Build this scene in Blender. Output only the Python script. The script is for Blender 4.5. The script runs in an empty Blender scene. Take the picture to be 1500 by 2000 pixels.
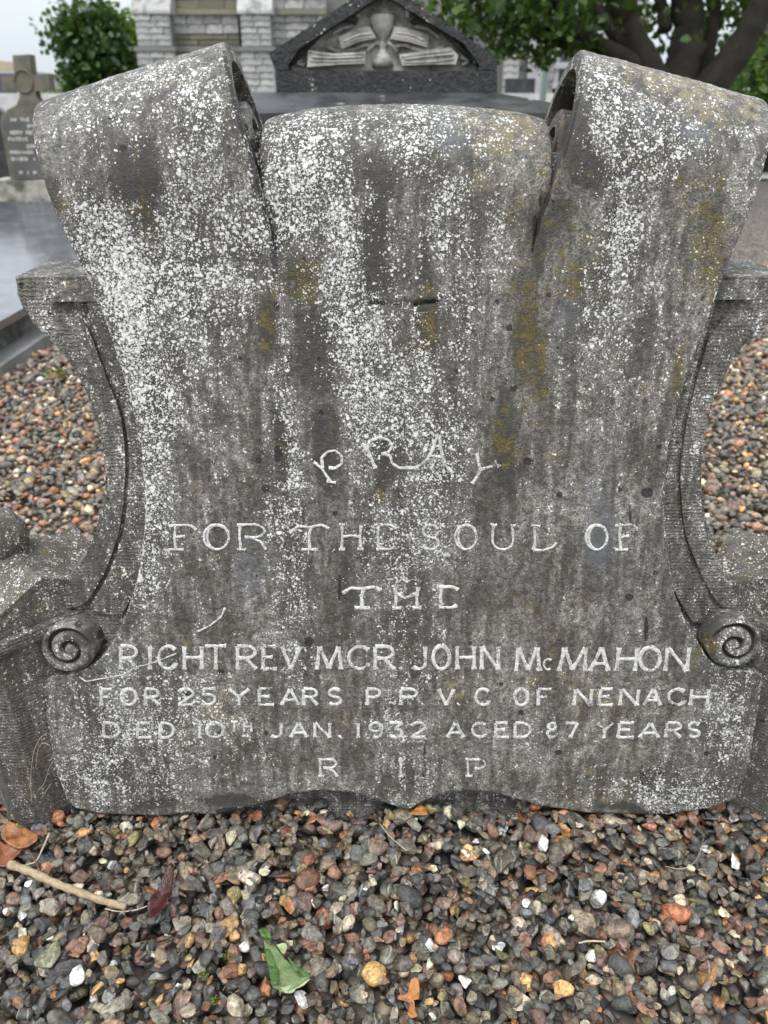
import bpy, bmesh, math, random
import numpy as np
from mathutils import Vector, Matrix
random.seed(7)
rng = np.random.default_rng(11)
scene = bpy.context.scene
COL = scene.collection

# ---------------------------------------------------------------- camera, sky, sun, exposure
FPX = 1540.0                      # focal length in photo pixels (photo 1500 x 2000)
TILT = math.radians(27.2)         # camera looks this far below the horizon
CAMZ = 1.0
cam_data = bpy.data.cameras.new('camera')
cam = bpy.data.objects.new('camera', cam_data)
COL.objects.link(cam)
cam.location = (0, 0, CAMZ)
cam.rotation_euler = (math.pi/2 - TILT, 0, 0)
cam_data.sensor_fit = 'VERTICAL'
cam_data.sensor_height = 36.0
cam_data.lens = FPX/2000*36
cam_data.clip_start = 0.02
cam_data.clip_end = 900
cam_data.dof.use_dof = True
cam_data.dof.focus_distance = 1.05
cam_data.dof.aperture_fstop = 6.0
scene.camera = cam

SUN_EL, SUN_ROT = math.radians(62), math.radians(150)
world = bpy.data.worlds.new('World')
scene.world = world
world.use_nodes = True
wn, wl = world.node_tree.nodes, world.node_tree.links
wn.clear()
w_out = wn.new('ShaderNodeOutputWorld'); w_bg = wn.new('ShaderNodeBackground')
w_sky = wn.new('ShaderNodeTexSky'); w_sky.sky_type = 'NISHITA'; w_sky.sun_disc = False
w_sky.sun_elevation = SUN_EL; w_sky.sun_rotation = SUN_ROT; w_sky.dust_density = 3.0; w_sky.air_density = 1.0
w_hsv = wn.new('ShaderNodeHueSaturation'); w_hsv.inputs['Saturation'].default_value = 0.3
w_tc = wn.new('ShaderNodeTexCoord'); w_map = wn.new('ShaderNodeMapping'); w_map.inputs['Scale'].default_value = (1, 1, 2.5)
w_no = wn.new('ShaderNodeTexNoise'); w_no.inputs['Scale'].default_value = 1.8; w_no.inputs['Detail'].default_value = 5
w_ramp = wn.new('ShaderNodeValToRGB')
w_ramp.color_ramp.elements[0].position = 0.3; w_ramp.color_ramp.elements[0].color = (5.2, 5.75, 6.25, 1)
w_ramp.color_ramp.elements[1].position = 0.7; w_ramp.color_ramp.elements[1].color = (6.1, 6.4, 6.6, 1)
w_mix = wn.new('ShaderNodeMixRGB'); w_mix.inputs[0].default_value = 0.85      # overcast: cloud layer over the clear sky
wl.new(w_sky.outputs[0], w_hsv.inputs['Color']); wl.new(w_tc.outputs['Generated'], w_map.inputs[0]); wl.new(w_map.outputs[0], w_no.inputs['Vector'])
wl.new(w_no.outputs['Fac'], w_ramp.inputs[0]); wl.new(w_hsv.outputs[0], w_mix.inputs[1]); wl.new(w_ramp.outputs[0], w_mix.inputs[2])
w_sep = wn.new('ShaderNodeSeparateXYZ'); wl.new(w_tc.outputs['Generated'], w_sep.inputs[0])
w_cie = wn.new('ShaderNodeMath'); w_cie.operation = 'MULTIPLY_ADD'; w_cie.inputs[1].default_value = 1.9; w_cie.inputs[2].default_value = 1.0   # overcast sky: zenith brighter than horizon
w_cl = wn.new('ShaderNodeMath'); w_cl.operation = 'MAXIMUM'; w_cl.inputs[1].default_value = 0.0; wl.new(w_sep.outputs[2], w_cl.inputs[0]); wl.new(w_cl.outputs[0], w_cie.inputs[0])
w_mul = wn.new('ShaderNodeVectorMath'); w_mul.operation = 'SCALE'; wl.new(w_mix.outputs[0], w_mul.inputs[0]); wl.new(w_cie.outputs[0], w_mul.inputs['Scale'])
wl.new(w_mul.outputs[0], w_bg.inputs['Color']); wl.new(w_bg.outputs[0], w_out.inputs['Surface'])
w_bg.inputs['Strength'].default_value = 0.085
sun_d = bpy.data.lights.new('sun', 'SUN'); sun_d.energy = 1.5; sun_d.angle = math.radians(11); sun_d.color = (1, 0.97, 0.93)
sun = bpy.data.objects.new('sun', sun_d); COL.objects.link(sun)
sun.rotation_euler = (math.radians(28), 0, math.radians(-28))
sun.location = (0, 0, 30)
scene.view_settings.view_transform = 'Standard'
scene.view_settings.look = 'None'
scene.view_settings.gamma = 1
scene.view_settings.exposure = 0.75
scene.cycles.max_bounces = 5
scene.cycles.diffuse_bounces = 3
scene.cycles.use_denoising = True

# ---------------------------------------------------------------- geometry of the view: photo pixel -> point in the place
CT, ST = math.cos(TILT), math.sin(TILT)
def ray(px, py):
    a, b = (px-750)/FPX, (1000-py)/FPX
    return np.array([a, CT + b*ST, -ST + b*CT])
def on_z(px, py, z=0.0):
    d = ray(px, py); t = (z-CAMZ)/d[2]; return np.array([0, 0, CAMZ]) + d*t
def on_y(px, py, y):
    d = ray(px, py); t = y/d[1]; return np.array([0, 0, CAMZ]) + d*t
LEAN = math.radians(8.0)
CL, SL = math.cos(LEAN), math.sin(LEAN)
Y0 = 0.895
NRM = np.array([0, -CL, SL]); UPV = np.array([0, SL, CL])
def on_face(px, py, off=0.0):
    """(X, v) on the stone's leaning face plane moved off metres towards the front"""
    o = np.array([0, Y0, 0]) + NRM*off
    d = ray(px, py); t = np.dot(o - np.array([0, 0, CAMZ]), NRM)/np.dot(d, NRM)
    p = np.array([0, 0, CAMZ]) + d*t
    return np.array([p[0], np.dot(p - o, UPV)])
def face_xyz(X, v, off=0.0):
    X, v = np.asarray(X, float), np.asarray(v, float)
    return np.stack([X, Y0 + v*SL - CL*off, v*CL + SL*off], -1)
def project(P):
    x, y, z = P[..., 0], P[..., 1], P[..., 2]-CAMZ
    dep = y*CT - z*ST
    return 750 + FPX*x/dep, 1000 - FPX*(y*ST + z*CT)/dep

# ---------------------------------------------------------------- numpy noise
class VNoise:
    def __init__(s, seed): s.t = np.random.default_rng(seed).random((256, 256))
    def __call__(s, x, y):
        x, y = np.asarray(x, float), np.asarray(y, float)
        xi, yi = np.floor(x).astype(int), np.floor(y).astype(int)
        fx, fy = x-xi, y-yi
        fx = fx*fx*(3-2*fx); fy = fy*fy*(3-2*fy)
        a = s.t[xi & 255, yi & 255]; b = s.t[(xi+1) & 255, yi & 255]
        c = s.t[xi & 255, (yi+1) & 255]; d = s.t[(xi+1) & 255, (yi+1) & 255]
        return (a*(1-fx)+b*fx)*(1-fy)+(c*(1-fx)+d*fx)*fy - 0.5
N1, N2, N3 = VNoise(1), VNoise(2), VNoise(3)
def sstep(a, b, x):
    t = np.clip((x-a)/(b-a), 0, 1); return t*t*(3-2*t)
def undul(X, v):                       # weathered relief of the face, metres
    return 0.0022*N1(X*9, v*9) + 0.0010*N2(X*45, v*45) + 0.0005*N3(X*160, v*160)

# ---------------------------------------------------------------- object helpers
def link(name, me, parent=None):
    o = bpy.data.objects.new(name, me); COL.objects.link(o)
    if parent is not None: o.parent = parent
    return o
def mesh_np(verts, faces, mat=None, smooth=False):
    me = bpy.data.meshes.new('mesh')
    verts = np.asarray(verts, dtype=np.float32)
    if isinstance(faces, np.ndarray):
        nf, k = faces.shape
        me.vertices.add(len(verts)); me.vertices.foreach_set('co', verts.ravel())
        me.loops.add(nf*k); me.loops.foreach_set('vertex_index', faces.astype(np.int32).ravel())
        me.polygons.add(nf); me.polygons.foreach_set('loop_start', np.arange(0, nf*k, k, dtype=np.int32))
        me.polygons.foreach_set('loop_total', np.full(nf, k, dtype=np.int32))
        me.update(calc_edges=True); me.validate()
    else:
        me.from_pydata([tuple(map(float, v)) for v in verts], [], [tuple(map(int, f)) for f in faces]); me.update()
    if mat: me.materials.append(mat)
    if smooth: me.polygons.foreach_set('use_smooth', np.ones(len(me.polygons), dtype=bool))
    return me
def bm_obj(name, bm, mat, parent=None, smooth=False, bevel=0, seg=1):
    if bevel:
        bmesh.ops.bevel(bm, geom=[e for e in bm.edges if len(e.link_faces) == 2 and e.calc_face_angle(0) > 0.5],
                        offset=bevel, segments=seg, affect='EDGES', profile=0.6)
    bmesh.ops.recalc_face_normals(bm, faces=bm.faces)
    me = bpy.data.meshes.new(name); bm.to_mesh(me); bm.free()
    if mat: me.materials.append(mat)
    if smooth:
        for p in me.polygons: p.use_smooth = True
    return link(name, me, parent)
def thing(name, label, cat, loc=(0, 0, 0), group=None):
    o = bpy.data.objects.new(name, None); COL.objects.link(o); o.location = loc
    o.empty_display_size = 0.1
    o['label'] = label; o['category'] = cat
    if group: o['group'] = group
    return o
def tag(o, label, cat, group=None, kind=None):
    if label: o['label'] = label
    if cat: o['category'] = cat
    if group: o['group'] = group
    if kind: o['kind'] = kind
    return o
def box(bm, c, s, rz=0.0, top=None):
    """box centred at c (centre of its volume) with sizes s; top scales the upper face"""
    x, y, z = s[0]/2, s[1]/2, s[2]/2
    tx, ty = top if top else (1, 1)
    pts = [(-x, -y, -z), (x, -y, -z), (x, y, -z), (-x, y, -z), (-x*tx, -y*ty, z), (x*tx, -y*ty, z), (x*tx, y*ty, z), (-x*tx, y*ty, z)]
    cr, sr = math.cos(rz), math.sin(rz)
    vs = [bm.verts.new((c[0]+p[0]*cr-p[1]*sr, c[1]+p[0]*sr+p[1]*cr, c[2]+p[2])) for p in pts]
    for f in ((0, 3, 2, 1), (4, 5, 6, 7), (0, 1, 5, 4), (1, 2, 6, 5), (2, 3, 7, 6), (3, 0, 4, 7)):
        bm.faces.new([vs[i] for i in f])
    return vs
def tube(bm, pts, rad, n=8, cap=True):
    pts = [Vector(p) for p in pts]; rings = []
    for i, p in enumerate(pts):
        t = (pts[min(i+1, len(pts)-1)] - pts[max(i-1, 0)]).normalized()
        a = t.cross(Vector((0, 0, 1)));
        if a.length < 1e-3: a = t.cross(Vector((0, 1, 0)))
        a.normalize(); b = t.cross(a)
        r = rad[i] if hasattr(rad, '__len__') else rad
        rings.append([bm.verts.new(p + a*(r*math.cos(2*math.pi*k/n)) + b*(r*math.sin(2*math.pi*k/n))) for k in range(n)])
    for i in range(len(rings)-1):
        for k in range(n):
            bm.faces.new((rings[i][k], rings[i][(k+1) % n], rings[i+1][(k+1) % n], rings[i+1][k]))
    if cap:
        bm.faces.new(rings[0]); bm.faces.new(rings[-1][::-1])
def prism_xz(bm, pts, y0, y1):
    """outline in x,z extruded from y0 (front) to y1"""
    a = [bm.verts.new((p[0], y0, p[1])) for p in pts]; b = [bm.verts.new((p[0], y1, p[1])) for p in pts]
    bm.faces.new(a); bm.faces.new(b[::-1])
    for i in range(len(pts)):
        j = (i+1) % len(pts); bm.faces.new((a[i], b[i], b[j], a[j]))
def resample(pts, step):
    pts = np.asarray(pts, float); seg = np.linalg.norm(np.diff(pts, axis=0), axis=1)
    L = np.concatenate([[0], np.cumsum(seg)]); n = max(2, int(round(L[-1]/step))+1)
    s = np.linspace(0, L[-1], n)
    return np.stack([np.interp(s, L, pts[:, k]) for k in range(pts.shape[1])], -1)
def catmull(pts, sub=6):
    p = np.asarray(pts, float); p = np.vstack([2*p[0]-p[1], p, 2*p[-1]-p[-2]]); out = []
    for i in range(1, len(p)-2):
        for t in np.linspace(0, 1, sub, endpoint=False):
            a, b, c, d = p[i-1], p[i], p[i+1], p[i+2]
            out.append(0.5*((2*b)+(-a+c)*t+(2*a-5*b+4*c-d)*t*t+(-a+3*b-3*c+d)*t**3))
    out.append(p[-2]); return np.array(out)

# ---------------------------------------------------------------- node helpers
class NT:
    def __init__(s, name):
        s.m = bpy.data.materials.new(name); s.m.use_nodes = True
        s.n, s.l = s.m.node_tree.nodes, s.m.node_tree.links; s.n.clear()
        s.out = s.n.new('ShaderNodeOutputMaterial'); s.b = s.n.new('ShaderNodeBsdfPrincipled')
        s.l.new(s.b.outputs[0], s.out.inputs[0])
    def set(s, sock, v):
        if isinstance(v, bpy.types.NodeSocket): s.l.new(v, sock)
        elif v is not None:
            if isinstance(v, (tuple, list)) and len(v) == 3 and sock.type == 'RGBA': v = (*v, 1)
            if isinstance(v, (int, float)) and sock.type == 'RGBA': v = (v, v, v, 1)
            sock.default_value = v
    def tc(s): return s.n.new('ShaderNodeTexCoord').outputs['Object']
    def attr(s, name):
        a = s.n.new('ShaderNodeAttribute'); a.attribute_name = name; return a
    def mapping(s, v, scale=(1, 1, 1), rot=(0, 0, 0), loc=(0, 0, 0)):
        m = s.n.new('ShaderNodeMapping'); s.set(m.inputs[0], v)
        m.inputs['Scale'].default_value = scale; m.inputs['Rotation'].default_value = rot; m.inputs['Location'].default_value = loc
        return m.outputs[0]
    def noise(s, v, scale, detail=4, rough=0.55, dist=0.0):
        n = s.n.new('ShaderNodeTexNoise'); s.set(n.inputs['Vector'], v)
        n.inputs['Scale'].default_value = scale; n.inputs['Detail'].default_value = detail
        n.inputs['Roughness'].default_value = rough; n.inputs['Distortion'].default_value = dist
        return n.outputs['Fac']
    def voro(s, v, scale, feature='F1', rand=1.0):
        n = s.n.new('ShaderNodeTexVoronoi'); n.feature = feature; s.set(n.inputs['Vector'], v)
        n.inputs['Scale'].default_value = scale; n.inputs['Randomness'].default_value = rand
        return n
    def math(s, op, a, b=None, c=None, clamp=False):
        n = s.n.new('ShaderNodeMath'); n.operation = op; n.use_clamp = clamp
        s.set(n.inputs[0], a)
        if b is not None: s.set(n.inputs[1], b)
        if c is not None: s.set(n.inputs[2], c)
        return n.outputs[0]
    def ss(s, x, a, b, lo=0.0, hi=1.0):
        n = s.n.new('ShaderNodeMapRange'); n.interpolation_type = 'SMOOTHSTEP'
        s.set(n.inputs['Value'], x); s.set(n.inputs['From Min'], a); s.set(n.inputs['From Max'], b)
        n.inputs['To Min'].default_value = lo; n.inputs['To Max'].default_value = hi
        return n.outputs[0]
    def mix(s, f, a, b, mode='MIX'):
        n = s.n.new('ShaderNodeMixRGB'); n.blend_type = mode
        s.set(n.inputs[0], f); s.set(n.inputs[1], a); s.set(n.inputs[2], b); return n.outputs[0]
    def sep(s, c):
        n = s.n.new('ShaderNodeSeparateColor'); s.set(n.inputs[0], c); return n.outputs
    def ramp(s, f, stops):
        n = s.n.new('ShaderNodeValToRGB'); s.set(n.inputs[0], f); e = n.color_ramp.elements
        e[0].position, e[0].color = stops[0][0], (*stops[0][1], 1)
        e[1].position, e[1].color = stops[1][0], (*stops[1][1], 1)
        for p, c in stops[2:]:
            k = e.new(p); k.color = (*c, 1)
        return n.outputs[0]
    def bump(s, h, dist, strength=1.0, normal=None):
        n = s.n.new('ShaderNodeBump'); s.set(n.inputs['Height'], h)
        n.inputs['Distance'].default_value = dist; n.inputs['Strength'].default_value = strength
        if normal is not None: s.set(n.inputs['Normal'], normal)
        return n.outputs[0]
    def fin(s, col, rough=0.7, normal=None, spec=None):
        s.set(s.b.inputs['Base Color'], col); s.set(s.b.inputs['Roughness'], rough)
        if normal is not None: s.set(s.b.inputs['Normal'], normal)
        if spec is not None: s.b.inputs['Specular IOR Level'].default_value = spec
        return s.m

def lichen_stone(name, base=(0.265, 0.252, 0.232), dark=(0.070, 0.063, 0.053), density=0.0, tooling=None, letter=False, scale=1.0,
                 olive0=0.0, dark0=0.0, rough=0.62, bumpk=1.0):
    """limestone grown over with round white crust lichens; attributes stain_shade_a (white, dark, olive) and stain_shade_b (ochre, bluegrey, black)"""
    t = NT(name); co = t.tc()
    a = t.sep(t.attr('stain_shade_a').outputs['Color']); b = t.sep(t.attr('stain_shade_b').outputs['Color'])
    warp = t.noise(co, 260*scale, 2)
    wn_ = t.n.new('ShaderNodeVectorMath'); wn_.operation = 'MULTIPLY_ADD'
    nz = t.n.new('ShaderNodeTexNoise'); t.set(nz.inputs['Vector'], co); nz.inputs['Scale'].default_value = 330*scale; nz.inputs['Detail'].default_value = 2
    t.set(wn_.inputs[0], nz.outputs['Color']); wn_.inputs[1].default_value = (0.0042/scale,)*3; t.set(wn_.inputs[2], co)
    cw = wn_.outputs[0]
    n_big = t.noise(co, 14*scale, 5, 0.6); n_mid = t.noise(co, 60*scale, 5, 0.65); n_fin = t.noise(co, 420*scale, 4, 0.7)
    streak = t.noise(t.mapping(co, (34, 34, 4.5)), 1.0*scale, 5, 0.6)
    streak2 = t.noise(t.mapping(co, (95, 95, 9)), 1.0*scale, 4, 0.6); n_gr = t.noise(co, 150*scale, 4, 0.75)
    # base stone
    f = t.math('ADD', t.math('ADD', t.math('MULTIPLY', n_big, 0.4), t.math('MULTIPLY', streak, 0.4)), t.math('MULTIPLY', streak2, 0.38))
    col = t.mix(t.ss(f, 0.50, 0.70), dark, base)
    col = t.mix(t.ss(n_mid, 0.38, 0.62), t.mix(0.6, col, dark), col)
    col = t.mix(t.ss(n_gr, 0.56, 0.40, 0, 0.75), col, t.mix(1.0, col, (0.38, 0.36, 0.33), 'MULTIPLY'))
    col = t.mix(t.ss(n_fin, 0.42, 0.66, 0.0, 1.0), col, t.mix(1.0, col, (1.9, 1.88, 1.82), 'MULTIPLY'))
    pepper = t.voro(co, 520*scale); col = t.mix(t.ss(t.sep(pepper.outputs['Color'])[0], 0.72, 0.92, 0, 0.7), col, (0.03, 0.03, 0.028))
    # broad stains
    rag = t.math('SUBTRACT', n_mid, 0.5)
    def rg(x, k=1.1): return t.ss(t.math('ADD', x, t.math('MULTIPLY', rag, k)), 0.28, 0.62)
    blu = t.ss(t.math('ADD', b[1], t.math('MULTIPLY', rag, 0.8)), 0.25, 0.7)
    col = t.mix(t.math('MULTIPLY', blu, 0.75), col, (0.13, 0.14, 0.16))
    col = t.mix(t.math('MULTIPLY', rg(b[0], 2.6), 0.55), col, t.mix(n_fin, (0.17, 0.125, 0.05), (0.32, 0.26, 0.13)))
    dk = t.math('ADD', a[1], dark0) if dark0 else a[1]
    col = t.mix(t.math('MULTIPLY', rg(dk, 1.4), 0.9), col, t.mix(n_fin, (0.015, 0.014, 0.011), (0.058, 0.052, 0.042)))
    ol = t.math('ADD', a[2], olive0) if olive0 else a[2]
    col = t.mix(t.math('MULTIPLY', rg(ol, 2.3), 0.78), col, t.mix(t.ss(t.math('ADD', t.math('MULTIPLY', n_fin, 0.6), t.math('MULTIPLY', n_mid, 0.5)), 0.42, 0.72), (0.022, 0.019, 0.009), (0.17, 0.125, 0.025)))
    # free ochre flecks
    n_och = t.noise(co, 26*scale, 4, 0.6)
    och = t.math('MULTIPLY', t.ss(n_och, 0.60, 0.72), t.ss(n_mid, 0.45, 0.6))
    col = t.mix(t.math('MULTIPLY', och, 0.45), col, (0.22, 0.165, 0.07))
    # black pits, and the painted black of seam gaps and slits
    vb = t.voro(cw, 62*scale); vr = t.sep(vb.outputs['Color'])
    thr = t.math('MULTIPLY', t.ss(vr[0], 0.93, 1.0), 0.30)
    pit = t.ss(vb.outputs['Distance'], thr, t.math('SUBTRACT', thr, 0.07))
    pit = t.math('MULTIPLY', pit, t.ss(vr[0], 0.92, 0.94))
    pit = t.math('MAXIMUM', pit, t.ss(t.math('ADD', b[2], t.math('MULTIPLY', rag, 0.9)), 0.45, 0.6))
    col = t.mix(t.math('MULTIPLY', pit, 0.9), col, (0.012, 0.012, 0.012))
    # white crust
    dens = t.math('SUBTRACT', t.math('ADD', a[0], density), t.math('MULTIPLY', a[1], 0.30))
    dens = t.math('ADD', dens, t.math('MULTIPLY', t.math('SUBTRACT', t.math('MULTIPLY_ADD', streak2, 0.55, t.math('MULTIPLY', streak, 0.45)), 0.5), 1.7))
    dens = t.math('ADD', dens, t.math('MULTIPLY', t.math('SUBTRACT', n_mid, 0.5), 1.3))
    col = t.mix(t.math('MULTIPLY', t.ss(dens, 0.25, 0.9), t.ss(n_fin, 0.62, 0.40, 0.25, 0.9)), col, (0.030, 0.027, 0.022))
    white, height = None, None
    for sc, mx, off, slope in ((105, 0.44, -0.24, 0.85), (190, 0.50, 0.0, 0.95), (340, 0.50, 0.09, 0.95), (560, 0.46, 0.03, 1.0)):
        v = t.voro(cw, sc*scale); r = t.sep(v.outputs['Color'])
        amt = t.math('MULTIPLY', t.math('SUBTRACT', t.math('ADD', dens, off), t.math('MULTIPLY', r[1], slope)), 2.4, clamp=True)
        th = t.math('MULTIPLY', amt, mx)
        m = t.ss(v.outputs['Distance'], th, t.math('SUBTRACT', th, 0.10))
        m = t.math('MULTIPLY', m, t.ss(amt, 0.02, 0.12))
        h = t.math('MULTIPLY', m, 100.0/sc)
        white = m if white is None else t.math('MAXIMUM', white, m)
        height = h if height is None else t.math('MAXIMUM', height, h)
    if letter:
        lm = t.ss(t.math('ADD', t.math('ADD', t.math('MULTIPLY', n_mid, 0.55), t.math('MULTIPLY', t.noise(co, 600, 3), 0.8)), t.math('MULTIPLY', t.math('SUBTRACT', t.noise(co, 24, 2), 0.5), 0.5)), 0.50, 0.66)
        white = t.math('MAXIMUM', white, t.math('MULTIPLY', lm, 0.93))
    wc = t.mix(t.ss(t.noise(co, 210*scale, 3, 0.7), 0.3, 0.62), (0.40, 0.39, 0.34), (0.76, 0.76, 0.745))
    col = t.mix(white, col, wc)
    h = t.math('ADD', t.math('ADD', t.math('MULTIPLY', height, 1.1), t.math('MULTIPLY', n_fin, 0.7)), t.math('MULTIPLY', n_gr, 0.6))
    h = t.math('SUBTRACT', h, t.math('MULTIPLY', pit, 0.4))
    nrm = t.bump(h, 0.0026/scale*bumpk, 1.0)
    if tooling:
        w = t.n.new('ShaderNodeTexWave'); w.wave_type = 'BANDS'; w.bands_direction = tooling[0]
        t.set(w.inputs['Vector'], co); w.inputs['Scale'].default_value = tooling[1]; w.inputs['Distortion'].default_value = 5.0
        w.inputs['Detail'].default_value = 2; w.inputs['Detail Scale'].default_value = 3
        nrm = t.bump(t.math('MULTIPLY', w.outputs['Fac'], t.ss(n_big, 0.3, 0.6)), tooling[2], 0.9, nrm)
    rg_ = t.math('MULTIPLY_ADD', white, 0.75-rough, rough)
    return t.fin(col, rg_, nrm, 0.5)
# ---------------------------------------------------------------- stains of the headstone (lichen, streaks, patches), and shade of gaps and slits painted in
WHITE = [(200,230,150,80,.34),(880,260,230,50,.30),(1330,210,190,70,.12),(620,270,110,60,.35),  # cx, cy, rx, ry, amount
 (300,150,190,40,.42),(200,260,90,70,.25),(390,200,70,90,.45),(400,330,110,120,.42),(190,440,60,70,.75),(230,530,60,90,1.1),(300,470,130,110,.55),(250,640,50,120,1.0),
 (330,600,90,120,.5),(400,560,110,150,.5),(460,480,90,130,.55),(300,780,50,120,.75),(300,960,40,200,.6),(280,1130,40,80,.6),(370,760,90,120,.3),(430,880,80,120,.2),
 (600,330,90,90,.75),(560,430,60,110,.75),(680,440,90,110,.7),(640,600,70,110,.5),(700,640,70,130,.75),(560,900,35,330,.62),(720,790,60,110,.75),(800,780,90,200,.55),
 (850,900,60,160,.55),(790,1050,110,130,.45),(800,1200,90,120,.25),(620,250,120,30,.35),(800,280,60,80,.55),(860,430,70,110,.55),(900,560,60,120,.35),(760,300,40,60,.3),(850,235,120,30,.3),
 (960,420,60,90,.3),(920,340,70,60,.35),(1000,480,60,80,.2),(1180,180,60,60,.65),(1200,250,80,80,.55),(1260,300,90,70,.5),(1220,420,35,90,.75),(1200,520,60,120,.35),(1150,600,60,120,.25),(1300,240,60,60,.4),(1420,250,80,30,.35),
 (1470,320,30,50,.45),(1250,640,80,150,.25),(1380,300,40,60,.3),(1180,800,90,180,.18),(1100,700,60,180,.18),(300,1420,170,130,.45),(190,1500,90,70,.55),(260,1560,150,40,.4),
 (1430,1400,60,130,.5),(1330,1550,140,45,.6),(1150,1560,120,30,.3),(120,1240,60,50,.35),(1420,1240,70,60,.35),(800,1480,70,110,.3),(790,1380,40,140,.35),(700,1550,160,25,.35),(1260,200,150,60,.2),(560,1250,60,120,.15),
 (1060,980,60,120,.12),(480,1180,120,100,.1),(440,120,20,40,.4),(520,260,40,40,.5),(880,720,60,160,.35)]
DARK = [(265,330,48,85,.75),(285,410,40,60,.5),(110,270,35,60,.35),(100,400,30,70,.6),(745,330,60,55,.6),(735,470,26,110,1.0),(755,560,30,60,.6),(830,520,22,90,.5),(1120,260,40,80,.85),(1150,330,60,50,.7),(1080,420,40,80,.5),
 (620,690,50,110,.55),(640,860,45,160,.5),(590,560,40,70,.6),(520,650,28,70,.7),(545,850,18,90,.7),(745,900,22,70,.8),(990,880,20,90,.9),(1000,800,30,90,.5),(680,1130,60,150,.45),(1000,1150,150,130,.35),(900,480,60,90,.35),
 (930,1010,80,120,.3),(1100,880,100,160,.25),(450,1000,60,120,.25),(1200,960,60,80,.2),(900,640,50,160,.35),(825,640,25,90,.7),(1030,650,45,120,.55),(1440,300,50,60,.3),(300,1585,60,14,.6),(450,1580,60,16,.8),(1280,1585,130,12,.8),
 (170,1230,40,25,.7),(1380,1230,40,35,.7),(870,400,50,60,.3),(540,500,12,60,.9),(1045,470,12,60,.9),(500,320,10,70,.9),(60,590,60,60,.3),(1160,1250,250,40,.15),(690,1440,250,60,.15),(140,1180,60,60,.3),(970,360,60,50,.35)]  # narrow entries on the seams put the shade of the gaps into the colour
OLIVE = [(275,430,42,60,.55),(270,520,30,25,.7),(305,745,26,30,.9),(595,560,38,50,.8),(525,640,26,60,.7),(1035,650,40,130,.6),(1130,480,60,80,.4),(1385,480,45,90,.8),(1340,340,60,60,.5),(1333,740,16,60,.9),(825,650,26,90,.6),
 (1250,300,50,60,.35),(1060,300,50,90,.35),(990,850,26,80,.6),(745,960,22,50,.5),(560,1000,16,90,.4),(1020,420,60,60,.4),(1110,560,60,90,.35),(540,870,14,60,.5),(130,400,25,60,.4),(1370,1270,25,25,.7),(200,1250,25,25,.5),(1270,800,40,100,.2),(1400,560,25,60,.4)]
OCHRE = [(980,260,70,50,.65),(950,340,40,30,.6),(1190,150,80,40,.35),(1330,180,100,50,.5),(1380,230,60,50,.45),(1440,200,60,30,.5),(230,555,22,30,.8),(240,580,20,20,.6),(310,490,20,25,.4),(340,170,60,30,.35),(1040,230,60,30,.45),(1250,140,60,30,.4),(900,235,60,20,.4),
 (420,1400,80,70,.4),(350,1440,60,60,.3),(1150,1340,150,50,.3),(1000,1170,60,90,.25),(1200,1420,100,50,.2),(700,1380,80,60,.15),(1340,430,25,60,.3),(260,350,30,20,.3),(1180,1570,160,25,.35),(420,1290,100,30,.2),(870,1340,60,60,.2)]
BLUE = [(150,230,90,50,.4),(120,300,40,60,.4),(870,270,60,60,.55),(800,230,80,30,.4),(1270,240,30,40,.5),(1350,260,60,50,.6),(640,240,80,30,.25),(1180,380,50,60,.35),(1120,600,60,70,.5),(1170,1050,60,160,.5),(1230,1150,40,160,.35),(480,1110,60,100,.5),(520,960,50,100,.35),
 (640,780,40,80,.3),(210,1240,30,30,.6),(230,1300,90,20,.5),(1390,1300,50,30,.5),(1170,900,60,90,.35),(600,1100,60,60,.25),(1080,520,40,60,.3),(1140,1360,60,160,.25),(380,640,40,60,.2),(1230,460,40,60,.25)]
BLACK = [(735,593,20,3,1.0),(770,595,12,2.5,.8),(812,596,10,3,.8),(842,589,20,3.5,1.1),(866,580,8,4,.9),(1032,902,9,7,1.3),(1263,963,11,9,1.5),(1211,957,5,5,1.2),(1229,1167,8,7,1.4),(542,888,8,16,1.5),(640,1100,0.1,0.1,0),(663,1150,3,26,1.3),(1231,1005,3,18,1.1),(1262,1228,4,26,1.2),(1254,1518,4,22,1.4),(1262,1515,2,16,.9),  # crossbar and thin slits: shade of the recess painted as black
 (604,1254,9,9,1.3),(431,1312,8,6,1.2),(366,1355,10,6,1.2),(519,955,8,8,1.1),(505,900,7,7,1.1),(540,600,7,12,1.0),(276,683,9,8,1.3),(508,345,8,34,1.3),(524,415,7,30,1.2),(537,480,6,26,1.1),(495,296,9,24,1.4),(480,255,6,14,1.0),(157,1213,13,13,1.5),(203,1228,11,10,1.5),  # tall entries down the left seam paint the shaded gaps black
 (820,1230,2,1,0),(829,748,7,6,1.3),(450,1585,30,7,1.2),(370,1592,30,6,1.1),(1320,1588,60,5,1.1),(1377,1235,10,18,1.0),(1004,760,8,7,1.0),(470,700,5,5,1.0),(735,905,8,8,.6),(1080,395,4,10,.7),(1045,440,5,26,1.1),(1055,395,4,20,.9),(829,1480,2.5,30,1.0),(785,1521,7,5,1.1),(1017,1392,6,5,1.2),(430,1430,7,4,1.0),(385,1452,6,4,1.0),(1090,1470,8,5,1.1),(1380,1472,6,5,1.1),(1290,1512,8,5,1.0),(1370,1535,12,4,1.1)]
def field(px, py, lst):
    o = np.zeros_like(px)
    for cx, cy, rx, ry, am in lst:
        if am == 0: continue
        q = ((px-cx)/rx)**2 + ((py-cy)/ry)**2
        o = np.maximum(o, am*np.exp(-q*0.9)) + 0.25*np.minimum(o, am*np.exp(-q*0.9))
    return o
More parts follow.
